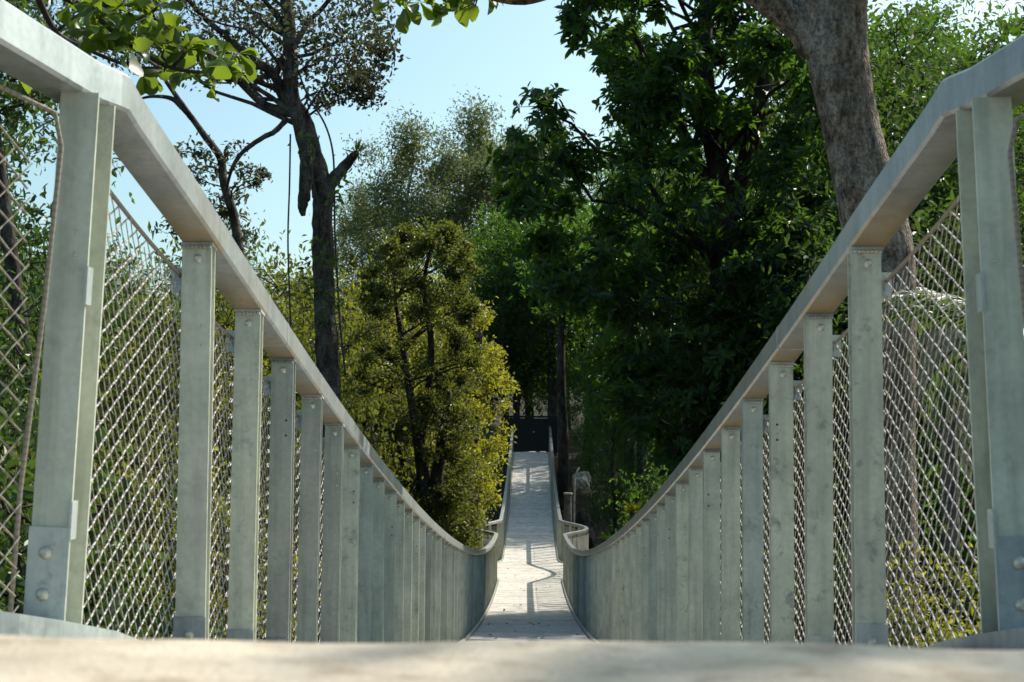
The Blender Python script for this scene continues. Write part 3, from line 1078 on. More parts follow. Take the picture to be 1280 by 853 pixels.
# ---- bright large-leaved branch hanging in from the left, and another at the top
obl = []
for tv in (0.1, 0.3, 0.5, 0.7, 0.95):
    lb = MB()
    # obovate leaf with a midrib fold, 8 faces
    st = [(0.0, 0.03), (0.25, 0.13), (0.5, 0.26), (0.75, 0.33), (0.92, 0.24), (1.0, 0.05)]
    cur = [0.0, 0.03, 0.04, 0.02, -0.03, -0.07]
    v = []
    bend, fold = {0.1: (1.0, 0.30), 0.3: (3.2, 0.5), 0.5: (-1.0, 0.12), 0.7: (2.0, 0.7), 0.95: (4.5, 0.35)}[tv]
    for (y, wd), c in zip(st, cur):
        tw = 0.25 * (tv - 0.5) * y
        v += [(-wd, y, c * bend + wd * (fold - tw) + 0.02 * math.sin(y * 17)), (0, y, c * bend), (wd * 0.93, y, c * bend + wd * (fold * 0.8 + tw) + 0.02 * math.sin(y * 14 + 1))]
    q = [(i * 3 + j, i * 3 + j + 1, (i + 1) * 3 + j + 1, (i + 1) * 3 + j) for i in range(5) for j in range(2)]
    lb.add(v, q, tint=np.full(len(q), tv))
    me = lb.mesh('leaf', True)
    me.materials.append(M['leaf_big'])
    obl.append(me)


def leafy_branch(root, path_list, clusters, L, seed, m='twig', dirbias=(0.3, 0, -0.1), nl=(4, 7)):
    g_ = np.random.default_rng(seed)
    base = np.array(root.location)
    for pts, rad in path_list:
        p_, rr = smooth_path(np.array(pts) - base, rad, 5)
        MB().tube(p_, rr, 7, True, 0.04).build('branch', M[m], root, True)
    for c, src in clusters:
        c = np.array(c)
        src = np.array(src)
        mid = (c + src) / 2 + g_.normal(size=3) * 0.03
        MB().tube(np.array([src, mid, c]) - base, [0.009, 0.007, 0.004], 5).build('twig', M['twig'], root, True)
        for k in range(int(g_.integers(*nl))):
            d_ = g_.normal(size=3) * np.array((1, 1, 0.7)) + np.array(dirbias)
            d_ /= np.linalg.norm(d_)
            nn = g_.normal(size=3) * 0.6 + np.array((0, -0.2, 1))
            yv = Vector(d_)
            xv = yv.cross(Vector(nn)).normalized()
            zv = xv.cross(yv)
            o = link('leaf', obl[int(g_.integers(0, 5))], None, root, Vector(c - base + d_ * 0.01))
            o.rotation_euler = Matrix((xv, yv, zv)).transposed().to_euler()
            o.scale = (L * g_.uniform(0.7, 1.15),) * 3


dC = 7.0
pC = lambda x, y, d=dC: P(x, y, d)
bC = np.array((-4.6, 6.6, TZ(-4.6, 6.6)))
treeC = thing('overhanging_tree', 'bright green large-leaved tree overhanging the left handrail at the top', 'tree', bC)
p_, r_ = smooth_path(np.array([(0, 0, 0), (0.05, 0, 1.5), (0.0, 0.1, 3.0), (0.1, 0.1, 4.6), (0.0, 0.2, 6.2)]), [0.16, 0.14, 0.12, 0.09, 0.05], 5)
MB().tube(p_, r_, 10, True, 0.04).build('trunk', M['bark_grey'], treeC, True)
src0 = bC + np.array((0.05, 0.1, 4.0))
main = [src0, pC(-90, -60), pC(40, -20), pC(110, 12), pC(160, 55), pC(215, 85), pC(270, 92)]
sec = [pC(110, 12), pC(150, 5), pC(190, 15)]
third = [pC(40, -20), pC(70, 40, 7.2), pC(110, 62, 7.1), pC(160, 82, 7.0), pC(200, 85, 6.9)]
fourth = [src0, pC(-60, 30, 7.3), pC(10, 75, 7.4), pC(60, 80, 7.4)]
cls = []
for x, y in [(95, 32), (105, 15), (128, 22), (148, 38), (165, 60), (188, 45), (205, 62), (232, 62), (192, 78), (250, 78), (272, 72), (298, 66), (288, 90), (262, 98), (122, 48), (182, 18), (150, 8),
             (268, 104), (170, 30), (220, 42), (135, 60), (160, 15), (245, 95), (205, 90), (178, 90), (120, 0), (200, 5), (90, 5), (240, 55)]:
    c = pC(x, y, dC + g.uniform(-0.35, 0.35))
    allp = np.array(main[2:] + sec + third[1:])
    cls.append((c, allp[np.argmin(np.linalg.norm(allp - c, axis=1))]))
for x, y in [(20, 65), (40, 95), (10, 100), (-20, 40)]:
    c = pC(x, y, 7.4)
    cls.append((c, np.array(fourth[2])))
leafy_branch(treeC, [(main, [0.05, 0.035, 0.025, 0.018, 0.014, 0.011, 0.006]), (sec, [0.014, 0.01, 0.006]), (third, [0.02, 0.014, 0.011, 0.008, 0.005]), (fourth, [0.03, 0.02, 0.013, 0.008])],
             cls, 0.135, 21)

# ---- the big trunk beside the right handrail
dI = 12.0
ki = dI / F
pI = lambda x, y, d=dI: P(x, y, d)
tI = [(1104, 830), (1104, 700), (1103, 560), (1103, 440), (1102, 340), (1093, 280), (1078, 220), (1064, 160), (1052, 100), (1044, 50), (1040, 0), (1040, -60), (1046, -150), (1060, -260)]
rI = [46, 42, 40, 40, 42, 41, 37, 35.5, 37, 40, 44, 40, 34, 26]
trunkI = [pI(x, y) for x, y in tI]
trunkI[0][2] = TZ(trunkI[0][0], trunkI[0][1]) - 0.3
exI = [([pI(1022, 62), pI(998, 30), pI(965, 4), pI(930, -18), (pI(870, -50)), pI(800, -52), pI(720, -26), pI(655, -5), pI(600, -12), pI(540, -30), pI(500, -60)],
        np.array([24, 22, 20, 17, 15, 14, 13, 12, 9, 6, 3]) * ki),
       ([pI(1042, -40), pI(1080, -120), pI(1130, -190, 11.6), pI(1200, -260, 11)], np.array([26, 22, 18, 10]) * ki),
       ([pI(1040, -60), pI(1010, -150, 12.6), pI(980, -240, 13)], np.array([22, 16, 10]) * ki)]
clI = []
for k in range(44):
    x, y = g.uniform(960, 1500), g.uniform(-420, -150)
    clI.append((*pI(x, y, g.uniform(10.5, 14)), 0.42))
treeI = make_tree('spreading_tree', 'thick mottled grey brown trunk rising behind the right handrail', None, trunkI, np.array(rI) * ki, clI,
                  dict(L=0.15, W=0.45, k=9, mode='rosette'), 'bark_big', 'leaf_mid', 12, 0.2, tips=7, sub=7, sides=28, extra=exI, limb_from=0.8, rough=0.012)
cls = []
for x, y in [(488, 2), (505, 10), (525, 2), (540, 10), (558, 4), (575, 12), (590, 4), (600, -4), (515, -12), (550, -14), (578, -10)]:
    c = pI(x, y, dI + g.uniform(-0.3, 0.3))
    src = min([pI(600, -12), pI(540, -30), pI(500, -60)], key=lambda q_: np.linalg.norm(q_ - c))
    cls.append((c, src))
leafy_branch(treeI, [], cls, 0.19, 5, dirbias=(0, 0, -0.25), nl=(4, 6))

# ---- an unseen tree added right of the landing so its crown shades that side
zS = TZ(7.2, 5.4)
make_tree('landing_shade_tree', 'out-of-view leafy tree added to shade the right of the near landing', None, [(7.2, 5.4, zS - 0.2), (7.1, 5.4, zS + 2.5), (6.7, 5.5, zS + 5.0), (6.2, 5.5, zS + 7.5)], [0.19, 0.16, 0.12, 0.06],
          ellipsoid((6.54, 5.5, 5.6), (1.75, 2.1, 1.5), 130, 0.5, 61, 0.2), dict(L=0.17, W=0.42, k=8, mode='rosette'), 'bark_grey', 'leaf_mid', 62, 0.4, tips=8, lim=2, limb_from=0.4)

# ---- the round olive tree left of the far half of the bridge
dD = 33.0
kd = dD / F
pD = lambda x, y, d=dD: P(x, y, d)
tD = [(541, 760), (535, 660), (529, 600), (523, 550), (512, 490), (503, 430), (494, 375)]
trunkD = [pD(x, y) for x, y in tD]
trunkD[0][2] = TZ(trunkD[0][0], trunkD[0][1]) - 0.2
clD = []
for k in range(270):
    y = g.uniform(288, 700)
    t = (y - 285) / 405
    wdt = np.interp(t, [0, 0.06, 0.2, 0.45, 0.7, 1.0], [26, 58, 74, 74, 68, 66])
    cx = np.interp(t, [0, 0.3, 0.6, 1], [536, 522, 520, 530])
    a = g.uniform(0, 2 * math.pi)
    rr = g.uniform(0.35, 1) ** 0.5
    clD.append((*pD(cx + wdt * rr * math.cos(a), y, dD + wdt * kd * 0.9 * rr * math.sin(a)), g.uniform(9, 24) * kd))
make_tree('olive_tree', 'rounded olive brown small-leaved tree with dark forked trunk left of the bridge', None, trunkD, np.array([12, 10, 8.5, 7, 5, 3.5, 2]) * kd, clD,
          dict(L=0.085, W=0.5, k=20, mode='scatter', sigma=0.26, tint=-0.12), 'bark_dark', 'leaf_olive', 14, 0.5, tips=9, limb_from=0.3,
          extra=[([pD(525, 560), pD(534, 500), pD(539, 430), pD(530, 360), pD(538, 310)], np.array([6, 5, 4, 3, 1.5]) * kd), ([pD(535, 655), pD(547, 590), pD(553, 545), pD(562, 490)], np.array([9, 8, 6, 3]) * kd), ([pD(535, 640), pD(515, 600), pD(500, 570), pD(490, 540)], np.array([7, 6, 4, 2]) * kd)], lim=6)

# ---- yellow-green tree leaning over the left side of the far half
dE = 41.0
ke = dE / F
pE = lambda x, y, d=dE: P(x, y, d)
tE = [(590, 800), (590, 690), (592, 600), (596, 500), (600, 420)]
trunkE = [pE(x, y) for x, y in tE]
trunkE[0][2] = TZ(trunkE[0][0], trunkE[0][1]) - 0.2
clE = []
for k in range(130):
    y = g.uniform(385, 665)
    t = (y - 385) / 280
    right = np.interp(t, [0, 0.3, 0.6, 0.8, 1], [610, 632, 634, 620, 594])
    left = 545
    x = g.uniform(left, right)
    clE.append((*pE(x, y, dE + g.uniform(-1.6, 1.4)), g.uniform(11, 19) * ke))
make_tree('yellow_green_tree', 'yellow green leafy tree hanging over the left handrail halfway along the bridge', None, trunkE, np.array([9, 8, 7, 5, 3]) * ke, clE,
          dict(L=0.12, W=0.42, k=12, mode='scatter', sigma=0.3), 'bark_dark', 'leaf_yellow', 15, 0.5, tips=8, limb_from=0.3, lim=5)

# ---- the large dark tree on the right
dG = 27.0
kg = dG / F
pG = lambda x, y, d=dG: P(x, y, d)
tG = [(912, 760), (908, 640), (906, 540), (905, 430), (904, 330), (900, 240), (888, 150), (880, 60), (886, -40), (890, -160)]
trunkG = [pG(x, y) for x, y in tG]
trunkG[0][2] = TZ(trunkG[0][0], trunkG[0][1]) - 0.2
clG = []
tries = 0
while len(clG) < 500:
    y = g.uniform(-230, 575)
    left = np.interp(y, [-230, -60, 0, 40, 70, 95, 118, 150, 200, 240, 300, 360, 430, 500, 575], [800, 740, 724, 704, 752, 716, 690, 668, 642, 636, 660, 690, 730, 770, 820])
    right = np.interp(y, [-230, 0, 200, 400, 575], [1000, 1050, 1080, 1060, 980])
    x = g.uniform(left, right)
    clG.append((*pG(x, y, dG + g.uniform(-3.2, 3.2)), g.uniform(24, 38) * kg))
make_tree('large_leaved_tree', 'huge dark green large-leaved tree filling the right of the bridge', None, trunkG, np.array([24, 22, 20, 18, 17, 15, 12, 10, 8, 5]) * kg, clG,
          dict(L=0.22, W=0.38, k=10, mode='rosette'), 'bark_dark', 'leaf_dark', 17, 0.4, tips=11, lim=8, limb_from=0.35, twig_r=0.012, split=280,
          extra=[([pG(903, 300), pG(930, 210), pG(952, 120), pG(966, 40), pG(975, -60)], np.array([12, 11, 10, 9, 6]) * kg), ([pG(902, 260), pG(860, 180), pG(815, 90), pG(780, 20)], np.array([10, 8, 6, 3]) * kg)])

# ------------------------------------------------------------------ kinds of background tree, each built once and then copied
kinds = {}


def kind(key, h, cr, cb, leaf, bark, leafm, ncl, clr, seed, tips=7, shell=0.45, cone=0.0, tr=0.02, lim=1, wob=0.04):
    tk = wob_trunk(h * 0.88, seed, wob)
    rr = np.linspace(h * tr, h * tr * 0.25, len(tk))
    cl = ellipsoid((tk[3][0], tk[3][1], (cb + h) / 2), (cr, cr, (h - cb) / 2), ncl, clr, seed, shell, cone)
    kinds[key] = (h, tk, rr, cl, leaf, bark, leafm, seed, tips, lim, cr * 1.25 + abs(tk[3][0]) + abs(tk[3][1]))


kind('round', 11, 3.6, 3.0, dict(L=0.15, W=0.42, k=15, mode='scatter', sigma=0.3), 'bark_dark', 'leaf_mid', 120, 0.9, 31, 9, lim=5)
kind('dark', 14, 4.2, 2.5, dict(L=0.26, W=0.40, k=8, mode='scatter', sigma=0.3), 'bark_dark', 'leaf_dark', 150, 1.05, 32, 9, lim=6)
kind('pale', 24, 7.5, 11.0, dict(L=0.36, W=0.42, k=32, mode='scatter', sigma=0.34, quad=True), 'bark_grey', 'leaf_pale', 46, 1.7, 33, 15, 0.6, lim=1, tr=0.011)
kind('yellow', 7, 2.8, 0.8, dict(L=0.11, W=0.45, k=18, mode='scatter', sigma=0.3, quad=True), 'bark_dark', 'leaf_yellow', 100, 0.7, 34, 9, lim=6)
kind('olive', 6, 2.6, 0.4, dict(L=0.10, W=0.45, k=18, mode='scatter', sigma=0.3, quad=True), 'bark_dark', 'leaf_olive', 100, 0.68, 35, 9, lim=6)
kind('shrub', 3.6, 1.2, 0.0, dict(L=0.10, W=0.45, k=12, mode='scatter', sigma=0.3), 'bark_dark', 'leaf_mid', 100, 0.38, 36, 8, lim=4)
kind('yshrub', 4.2, 1.15, 0.0, dict(L=0.065, W=0.5, k=22, mode='scatter', sigma=0.3, quad=True), 'bark_dark', 'leaf_yellow', 110, 0.34, 37, 8, lim=4)
kind('airy', 15, 3.4, 4.0, dict(L=0.16, W=0.42, k=13, mode='scatter', sigma=0.32), 'bark_grey', 'leaf_mid', 90, 0.7, 38, 9, 0.3, lim=2, tr=0.013, wob=0.06)
firsts = {}
NAMES = {'round': ('bushy_tree', 'tree'), 'dark': ('dark_tree', 'tree'), 'pale': ('pale_tall_tree', 'tree'), 'yellow': ('yellow_tree', 'tree'), 'olive': ('olive_bush', 'bush'),
         'shrub': ('shrub', 'shrub'), 'yshrub': ('yellow_shrub', 'shrub'), 'airy': ('airy_tree', 'tree')}


def place(key, px, ytop, d, label, group=None, rz=None, wide=1.0, sink=0.0):
    x = (px - 665) * d / F
    zb = TZ(x, d) - 0.15 - sink
    zt = (545 - ytop) * d / F
    h = kinds[key][0]
    sc = max(0.25, (zt - zb) / (h * 1.04))
    rz = random.uniform(0, 6.28) if rz is None else rz
    if d < 72 and key not in ('airy', 'pale'):           # crowns keep clear of the bridge
        wide = min(wide, (abs(x) - 1.3) / (kinds[key][7 + 3] * sc))
    if key not in firsts:
        h_, tk, rr, cl, leaf, bark, leafm, seed, tips, lim, _ = kinds[key]
        firsts[key] = make_tree(NAMES[key][0], label, group, tk, rr, cl, leaf, bark, leafm, seed, 0.4, tips=tips, lim=lim, limb_from=0.2, cat=NAMES[key][1], twig_r=0.01)
        r_ = firsts[key]
        r_.location = (x, d, zb)
        r_.rotation_euler = (0, 0, rz)
        r_.scale = (sc * wide, sc * wide, sc)
        return r_
    return dup(firsts[key], (x, d, zb), rz, (sc * wide, sc * wide, sc), label, group)


GF = 'forest trees closing the background'
# left
place('round', -45, 70, 19, 'leafy green tree behind the left entrance post, nearest of the left trees', wide=0.62)
place('airy', -60, -120, 24, 'thin tall tree at the far left edge behind the landing mesh')
place('airy', 62, 40, 30, 'thin tree with gaps of sky left of the first left post')
tk = [P(60, 900, 16), P(52, 640, 16), P(45, 560, 16), P(25, 400, 16), P(5, 255, 16), P(-12, 120, 16), P(-20, -20, 16)]
tk[0][2] = TZ(tk[0][0], 16.0) - 0.2
make_tree('curved_tree', 'curved dark trunk left of the first left post with leaves high up', None, tk, [0.13, 0.115, 0.10, 0.09, 0.08, 0.07, 0.05], ellipsoid(P(-5, 60, 16), (1.1, 1.2, 1.2), 40, 0.35, 90, 0.3),
          dict(L=0.11, W=0.42, k=10, mode='scatter', sigma=0.35), 'bark_dark', 'leaf_mid', 91, 0.4, tips=7, lim=3, limb_from=0.6)
place('round', 150, 285, 46, 'pale round treetop seen through the left mesh beside the first post', wide=0.9)
place('round', -110, 260, 13, 'dense green tree at the lower left edge behind the landing mesh', wide=0.8)
place('dark', 90, 330, 34, 'dark tree behind the foot of the first left post')
place('yellow', 215, 340, 40, 'yellow green bush seen through the mesh in the first left bay')
place('olive', 190, 420, 26, 'olive bush low in the first left bay of mesh')
place('olive', 300, 275, 36, 'olive bush rising behind the second and third left posts')
place('yellow', 350, 300, 46, 'yellow green tree left of the hanging vine')
place('yellow', 445, 285, 47, 'yellow green tree between leaning trunk and olive tree')
place('olive', 400, 350, 38, 'olive bush behind the leaning trunk')
place('yellow', 470, 400, 39, 'yellow bush low beside the leaning trunk')
place('yellow', 330, 400, 32, 'yellow bush behind the third left post')
place('yellow', 500, 275, 56, 'yellow green treetop behind the olive tree crown', wide=1.2)
place('olive', 250, 470, 20, 'olive bush below the second left post')
place('olive', 400, 470, 27, 'olive bush at the foot of the leaning tree')
# centre
GP = None
place('pale', 515, 145, 100, 'tall pale tree above the olive tree, left one of the pair against the sky', wide=0.95)
place('pale', 605, 125, 104, 'tall pale tree with yellowish top right one of the pair against the sky', wide=0.95)
place('pale', 455, 225, 112, 'low pale blue green tree right of the broken stub', wide=0.8)
place('pale', 665, 135, 118, 'pale tree just left of the large dark crown', wide=0.6)
place('dark', 655, 235, 76, 'dark tree straight behind the far gate')
place('round', 560, 290, 69, 'green tree behind the yellow tree left of the gate')
place('dark', 590, 300, 82, 'dark tree beyond the far end left of the gate')
place('dark', 790, 180, 62, 'dark tree right of the gate behind the far handrail')
# right
place('dark', 800, 60, 56, 'tall dark tree behind the middle of the large-leaved crown')
place('dark', 900, 130, 60, 'dark tree behind the large-leaved trunk')
place('dark', 770, 400, 55, 'low dark tree above the mid span passing bay', wide=0.8)
place('dark', 850, 520, 41, 'low dark tree under the large-leaved crown left of its trunk', wide=0.9)
place('dark', 930, 500, 36, 'low dark tree behind the right handrail right of the large-leaved trunk', wide=0.9)
place('round', 1010, 300, 28, 'green tree between large-leaved tree and thick trunk', wide=0.55)
place('round', 985, 110, 62, 'green tree high between large-leaved crown and thick trunk')
place('round', 1120, 20, 28, 'airy tree right of the thick trunk against the sky')
place('dark', 1165, 95, 29.5, 'round green crown right of the thick trunk')
place('airy', 1260, 0, 30, 'airy tree at the top right corner')
place('round', 1225, 180, 21, 'green tree behind the first right post')
place('round', 1330, 60, 24, 'green tree at the right edge beyond the last post')
place('round', 1240, -40, 31, 'green crown high behind the top right corner')
place('dark', 1180, -30, 74, 'dark tree far behind the upper right crowns, middle one')
place('dark', 1105, -25, 82, 'dark tree far behind the thick trunk')
place('dark', 1300, -20, 68, 'dark tree far behind the top right corner')
place('airy', 1190, -60, 66, 'tall airy tree rising highest at the upper right')
place('round', 1150, 420, 24, 'leafy tree behind the mesh of the first right bay')
place('dark', 1040, 430, 22, 'dark bush behind the second and third right posts', wide=0.8)
place('dark', 1270, 400, 17, 'dark bush behind the first right post')
place('dark', 625, 250, 79, 'dark green tree left behind the gate', wide=0.9)
place('dark', 685, 225, 81, 'dark green tree right behind the gate', wide=0.9)
place('dark', 735, 240, 76, 'dark green tree standing right of the gate')
place('round', 645, 320, 74, 'green tree close behind the gate', wide=0.8)
place('round', 585, 330, 75, 'green tree behind the yellow green tree by the gate', wide=0.9)
place('dark', 600, 470, 76, 'dark bush behind the far gate on its left')
place('dark', 740, 430, 70, 'dark bush behind the far gate on its right')
place('round', 690, 440, 84, 'green tree standing beyond the gate')
place('dark', 650, 380, 92, 'dark tree standing far beyond the gate')
# low shrubs by the bridge
for i, (key, px, yt, d, lb) in enumerate([
        ('yshrub', 1190, 650, 9.5, 'bright yellow green shrub low behind the first right bay of mesh'),
        ('yshrub', 1255, 610, 12, 'yellow green shrub beside the foot of the first right post'),
        ('shrub', 1060, 650, 14, 'green shrub low behind the second right post'),
        ('shrub', 960, 690, 17, 'green shrub low behind the fourth right post'),
        ('shrub', 30, 560, 9.5, 'green shrub left of the foot of the first left post'),
        ('shrub', 150, 725, 9, 'green shrub at the bottom of the first left bay of mesh'),
        ('yshrub', 190, 540, 14, 'yellowish shrub in the middle of the first left bay'),
        ('yshrub', 285, 600, 13, 'yellowish shrub behind the second left post'),
        ('yshrub', 330, 560, 19, 'yellowish shrub behind the third left post'),
        ('olive', 70, 480, 12, 'olive bush behind the first left post'),
        ('yshrub', 240, 430, 22, 'yellowish shrub beyond the first left bay'),
        ('shrub', -60, 520, 7, 'green shrub at the lower left corner')]):
    place(key, px, yt, d, lb)
# wall of forest behind everything
for i, px in enumerate(range(-160, 1500, 62)):
    d = random.uniform(84, 118)
    if px < 660:
        key, yt = ('round', 325) if i % 2 else ('yellow', 345)
        yt += random.uniform(-25, 25)
        lb = 'far forest tree low on the left skyline'
    else:
        key, yt = ('dark', 210) if i % 2 else ('round', 190)
        yt += random.uniform(-40, 40)
        lb = 'far forest tree hidden behind the right crowns'
    place(key, px, yt, d, lb, 'far forest trees low on the left skyline' if px < 660 else 'far forest trees behind the right crowns', wide=1.0)


# ------------------------------------------------------------------ palm behind the right mesh, with dry hanging fronds
def frond_mesh(n_, ln, seed, L=0.32, w_=0.03):
    g_ = np.random.default_rng(seed)
    t = np.linspace(0, 1, 12)
    path = np.stack([np.zeros(12), ln * np.sin(t * 1.25) / 1.0, ln * (0.35 * t - 0.85 * t ** 2)], 1)
    mb = MB()
    mb.tube(path, np.linspace(0.014, 0.004, 12), 4, False)
    mb.run = []
    nq = sum(len(x) for x in mb.q)
    mb.tint.append(np.full(nq, 0.4))
    for sgn in (-1, 1):
        tt = np.linspace(0.12, 0.99, n_)
        pos = np.stack([np.interp(tt, t, path[:, k]) for k in range(3)], 1)
        d_ = np.stack([np.full(n_, sgn * 1.0), 0.55 + 0.3 * g_.random(n_), -0.55 - 0.3 * g_.random(n_)], 1)
        leaf_geo(pos, d_, np.tile((0, 0, 1.0), (n_, 1)), L * (0.6 + 0.5 * np.sin(tt * 3)), w_, g_.uniform(0, 1, n_), mb, True, droop=0.2)
    return mb.mesh('frond')


def palm(name, label, loc, h, fl, nf, ndry, seed):
    g_ = np.random.default_rng(seed)
    root = thing(name, label, 'palm', loc)
    MB().tube([(0, 0, 0), (0.03, 0, h * 0.5), (0, 0.05, h)], [0.11, 0.09, 0.08], 9, True, 0.05).build('trunk', M['oldwood'], root, True)
    fg = frond_mesh(26, fl, seed)
    fg.materials.append(M['leaf_mid'])
    fd = frond_mesh(26, fl * 0.9, seed + 1)
    fd.materials.append(M['leaf_dry'])
    for k in range(nf + ndry):
        o = link('frond', fg if k < nf else fd, None, root, Vector((0, 0.03, h)))
        o.rotation_euler = (g_.uniform(-0.2, 0.7) if k < nf else g_.uniform(-1.1, -0.5), 0, k * 2.4 + g_.uniform(-0.3, 0.3))
        if k >= nf:
            o['label'] = 'dry pale hanging frond'
    return root


xp, yp = P(1185, 420, 15)[0], 15.0
palm('palm', 'small palm with dry pale hanging fronds behind the right mesh', (xp, yp, TZ(xp, yp)), P(1185, 400, 15)[2] - TZ(xp, yp), 1.1, 9, 12, 3)
xp, yp = P(1275, 470, 10)[0], 10.0
palm('palm', 'green palm at the right edge behind the first right post', (xp, yp, TZ(xp, yp)), P(1275, 430, 10)[2] - TZ(xp, yp), 1.0, 12, 3, 9)

# ------------------------------------------------------------------ things at the far end
# black gate
gy_, gz = 70.5, float(zd(Y1)) - 0.05
gate = thing('gate', 'solid black gate closing off the far end of the bridge', 'gate', (0.02, gy_, gz))
for x in (-0.60, 0.60):
    mb = MB().box((x, 0, 0.86), (1.192, 0.05, 1.62))
    mb.build('gate_leaf', M['gate'], gate)
for x in (-1.23, 1.23):
    MB().box((x, 0, 0.9), (0.09, 0.10, 1.84)).build('gate_post', M['gate'], gate)
MB().box((0, -0.032, 0.86), (0.06, 0.012, 1.60)).build('meeting_bar', M['gate'], gate)
MB().box((0, 0, 1.745), (2.36, 0.07, 0.10)).build('top_bar', M['gate'], gate)
MB().box((0.10, -0.04, 1.0), (0.09, 0.03, 0.07)).build('lock_plate', M['pale'], gate)
# far landing
mb = MB().box((0, 76.3, gz - 0.24), (2.2, 14.8, 0.4))
tag(mb.build('far_landing', M['deck']), 'concrete landing at the far end of the bridge', None, None, 'structure')
# pale broken rock and an old post beside the far half
g = np.random.default_rng(4)


def rock(name, label, loc, size, seed, m):
    import bmesh
    g_ = np.random.default_rng(seed)
    bm = bmesh.new()
    bmesh.ops.create_icosphere(bm, subdivisions=4, radius=1.0)
    for v_ in bm.verts:
        c = v_.co
        k = 1 + 0.16 * math.sin(c.x * 3.1 + seed) * math.cos(c.z * 2.7) + 0.12 * math.sin(c.y * 6 + c.z * 5) + 0.09 * math.sin(c.x * 11 + 3 * c.z) * math.cos(c.z * 9 + c.y * 4) + 0.03 * g_.normal()
        v_.co = Vector((c.x * k * size[0], c.y * k * size[1], max(-0.6, c.z) * k * size[2]))
    me = bpy.data.meshes.new(name)
    bm.to_mesh(me)
    bm.free()
    o = link(name, me, m, None, loc)
    return tag(o, label, 'rock')


c = P(727, 600, 52)
rock('rock', 'pale upright rock face among dark plants right of the far handrail', c - np.array((0, 0, 0.1)), (0.34, 0.3, 0.42), 2, M['pale'])
c2 = P(727, 640, 52.3)
rock('rock', 'dark mossy rock under the pale rock', c2 - np.array((0, 0, 0.9)), (0.5, 0.5, 0.8), 5, M['bark_dark'])
c = P(709, 656, 47)
zb = TZ(c[0] + 0.25, 47)
stump = thing('post', 'old grey flat-topped post outside the right handrail beyond the passing bay', 'post', (c[0] + 0.02, 47, zb))
hh = P(709, 618, 47)[2] - zb
MB().tube([(0, 0, 0), (0.01, 0, hh * 0.6), (0, 0, hh)], [0.14, 0.13, 0.125], 12, True, 0.02).build('shaft', M['oldwood'], stump)
MB().tube([(0, 0, hh), (0, 0, hh + 0.05)], [0.15, 0.145], 12).build('cap', M['pale'], stump)
c = P(716, 600, 48)
zb = TZ(c[0], 48)
hp = c[2] - zb
pipe = MB().tube([(0, 0, 0), (0, 0, hp * 0.7), (0.01, 0, hp), (0.05, 0, hp + 0.22), (0.16, 0, hp + 0.42)], 0.03, 6).build('bent_stem', M['pale'], None, True, (c[0] + 0.05, 48, zb))
tag(pipe, 'pale thin bent stem standing beside the old grey post', 'stem')
# dark trunks by the gate
for px, w_, d, lb in ((690, 7, 73.5, 'dark straight trunk right behind the gate'), (704, 8, 66, 'dark thick trunk right of the far handrail')):
    x = (px - 665) * d / F
    zb = TZ(x, d) - 0.2
    tk = [(x, d, zb), (x + 0.05, d, zb + 3), (x - 0.1, d, zb + 7), (x, d, zb + 11)]
    cl = ellipsoid((x, d, zb + 11), (2.5, 2.5, 2.5), 36, 0.8, px, 0.4)
    make_tree('straight_tree', lb, None, tk, np.array([w_, w_ * 0.85, w_ * 0.7, w_ * 0.4]) * d / F, cl, dict(L=0.26, W=0.4, k=8, mode='scatter', sigma=0.3), 'bark_dark', 'leaf_dark', px, 0.4, tips=7, lim=2, limb_from=0.4)


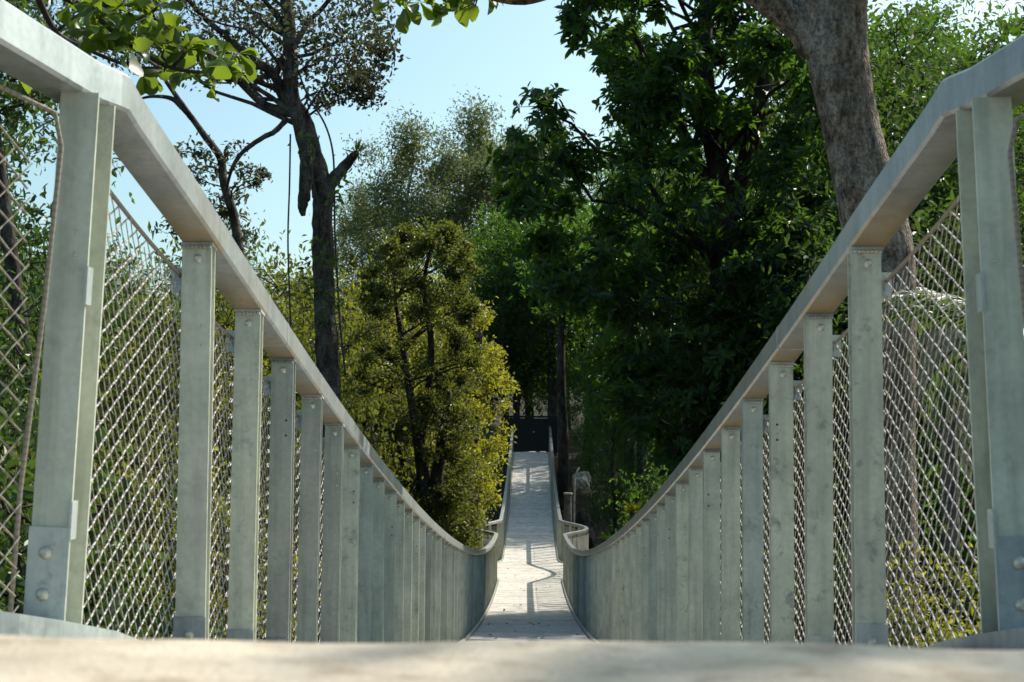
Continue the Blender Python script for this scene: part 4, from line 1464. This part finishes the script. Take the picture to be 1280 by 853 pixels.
# spiky rosette plants
def rosette(name, label, loc, n_, L, seed, m='leaf_yellow', w_=0.08):
    g_ = np.random.default_rng(seed)
    root = thing(name, label, 'plant', loc)
    mb = MB()
    leaf_geo(np.zeros((1, 3)), np.array([(0, 1.0, 0)]), np.array([(0, 0, 1.0)]), 1.0, w_, np.array([0.7]), mb, droop=0.3)
    me = mb.mesh('leaf')
    me.materials.append(M[m])
    for k in range(n_):
        o = link('leaf', me, None, root, Vector((0, 0, 0.02)))
        o.rotation_euler = (g_.uniform(0.2, 1.3), 0, k * 2.4)
        o.scale = (L * g_.uniform(0.7, 1.1),) * 3
    return root


for px, py, d, n_, L, lb in ((790, 642, 40, 34, 0.42, 'spiky yellowish fern-like plant right of the passing bay'), (762, 676, 39, 24, 0.36, 'small spiky dark plant beside the yellowish one')):
    c = P(px, py, d)
    zb = TZ(c[0], d)
    r_ = rosette('spiky_plant', lb, c, n_, L, px, 'leaf_yellow' if px == 790 else 'leaf_dark', 0.11)
    MB().tube([(0, 0, zb - c[2]), (0.05, 0, (zb - c[2]) / 2), (0, 0, 0.03)], [0.09, 0.07, 0.06], 8, True, 0.05).build('stem', M['bark_dark'], r_, True)

# ------------------------------------------------------------------ ground cover
mb = MB()
g = np.random.default_rng(77)
n_ = 15000
yy = g.uniform(3, 75, n_) ** 1.0
xx = g.uniform(-1, 1, n_) * (5 + yy * 0.42)
keep = (np.abs(xx) > 1.6) | (yy > 8)
xx, yy = xx[keep], yy[keep]
clus = np.sin(xx * 1.7 + 0.6 * yy) + np.sin(yy * 1.3 - xx) + g.normal(size=len(xx)) * 0.6
sel = clus > 0.2
xx, yy = xx[sel], yy[sel]
k = 5
N = len(xx) * k
pos = np.repeat(np.stack([xx, yy, terrain(xx, yy)], 1), k, 0) + np.abs(g.normal(size=(N, 3))) * np.array((0.15, 0.15, 0.22))
d_ = g.normal(size=(N, 3)) + np.array((0, 0, 0.7))
leaf_geo(pos, d_, g.normal(size=(N, 3)) + np.array((0, 0, 1.0)), g.uniform(0.12, 0.26, N), 0.09, np.clip(g.normal(0.45, 0.25, N), 0, 1), mb, True)
tag(mb.build('ground_cover', M['leaf_mid']), 'low leafy plants covering the forest floor under the bridge', None, None, 'stuff')
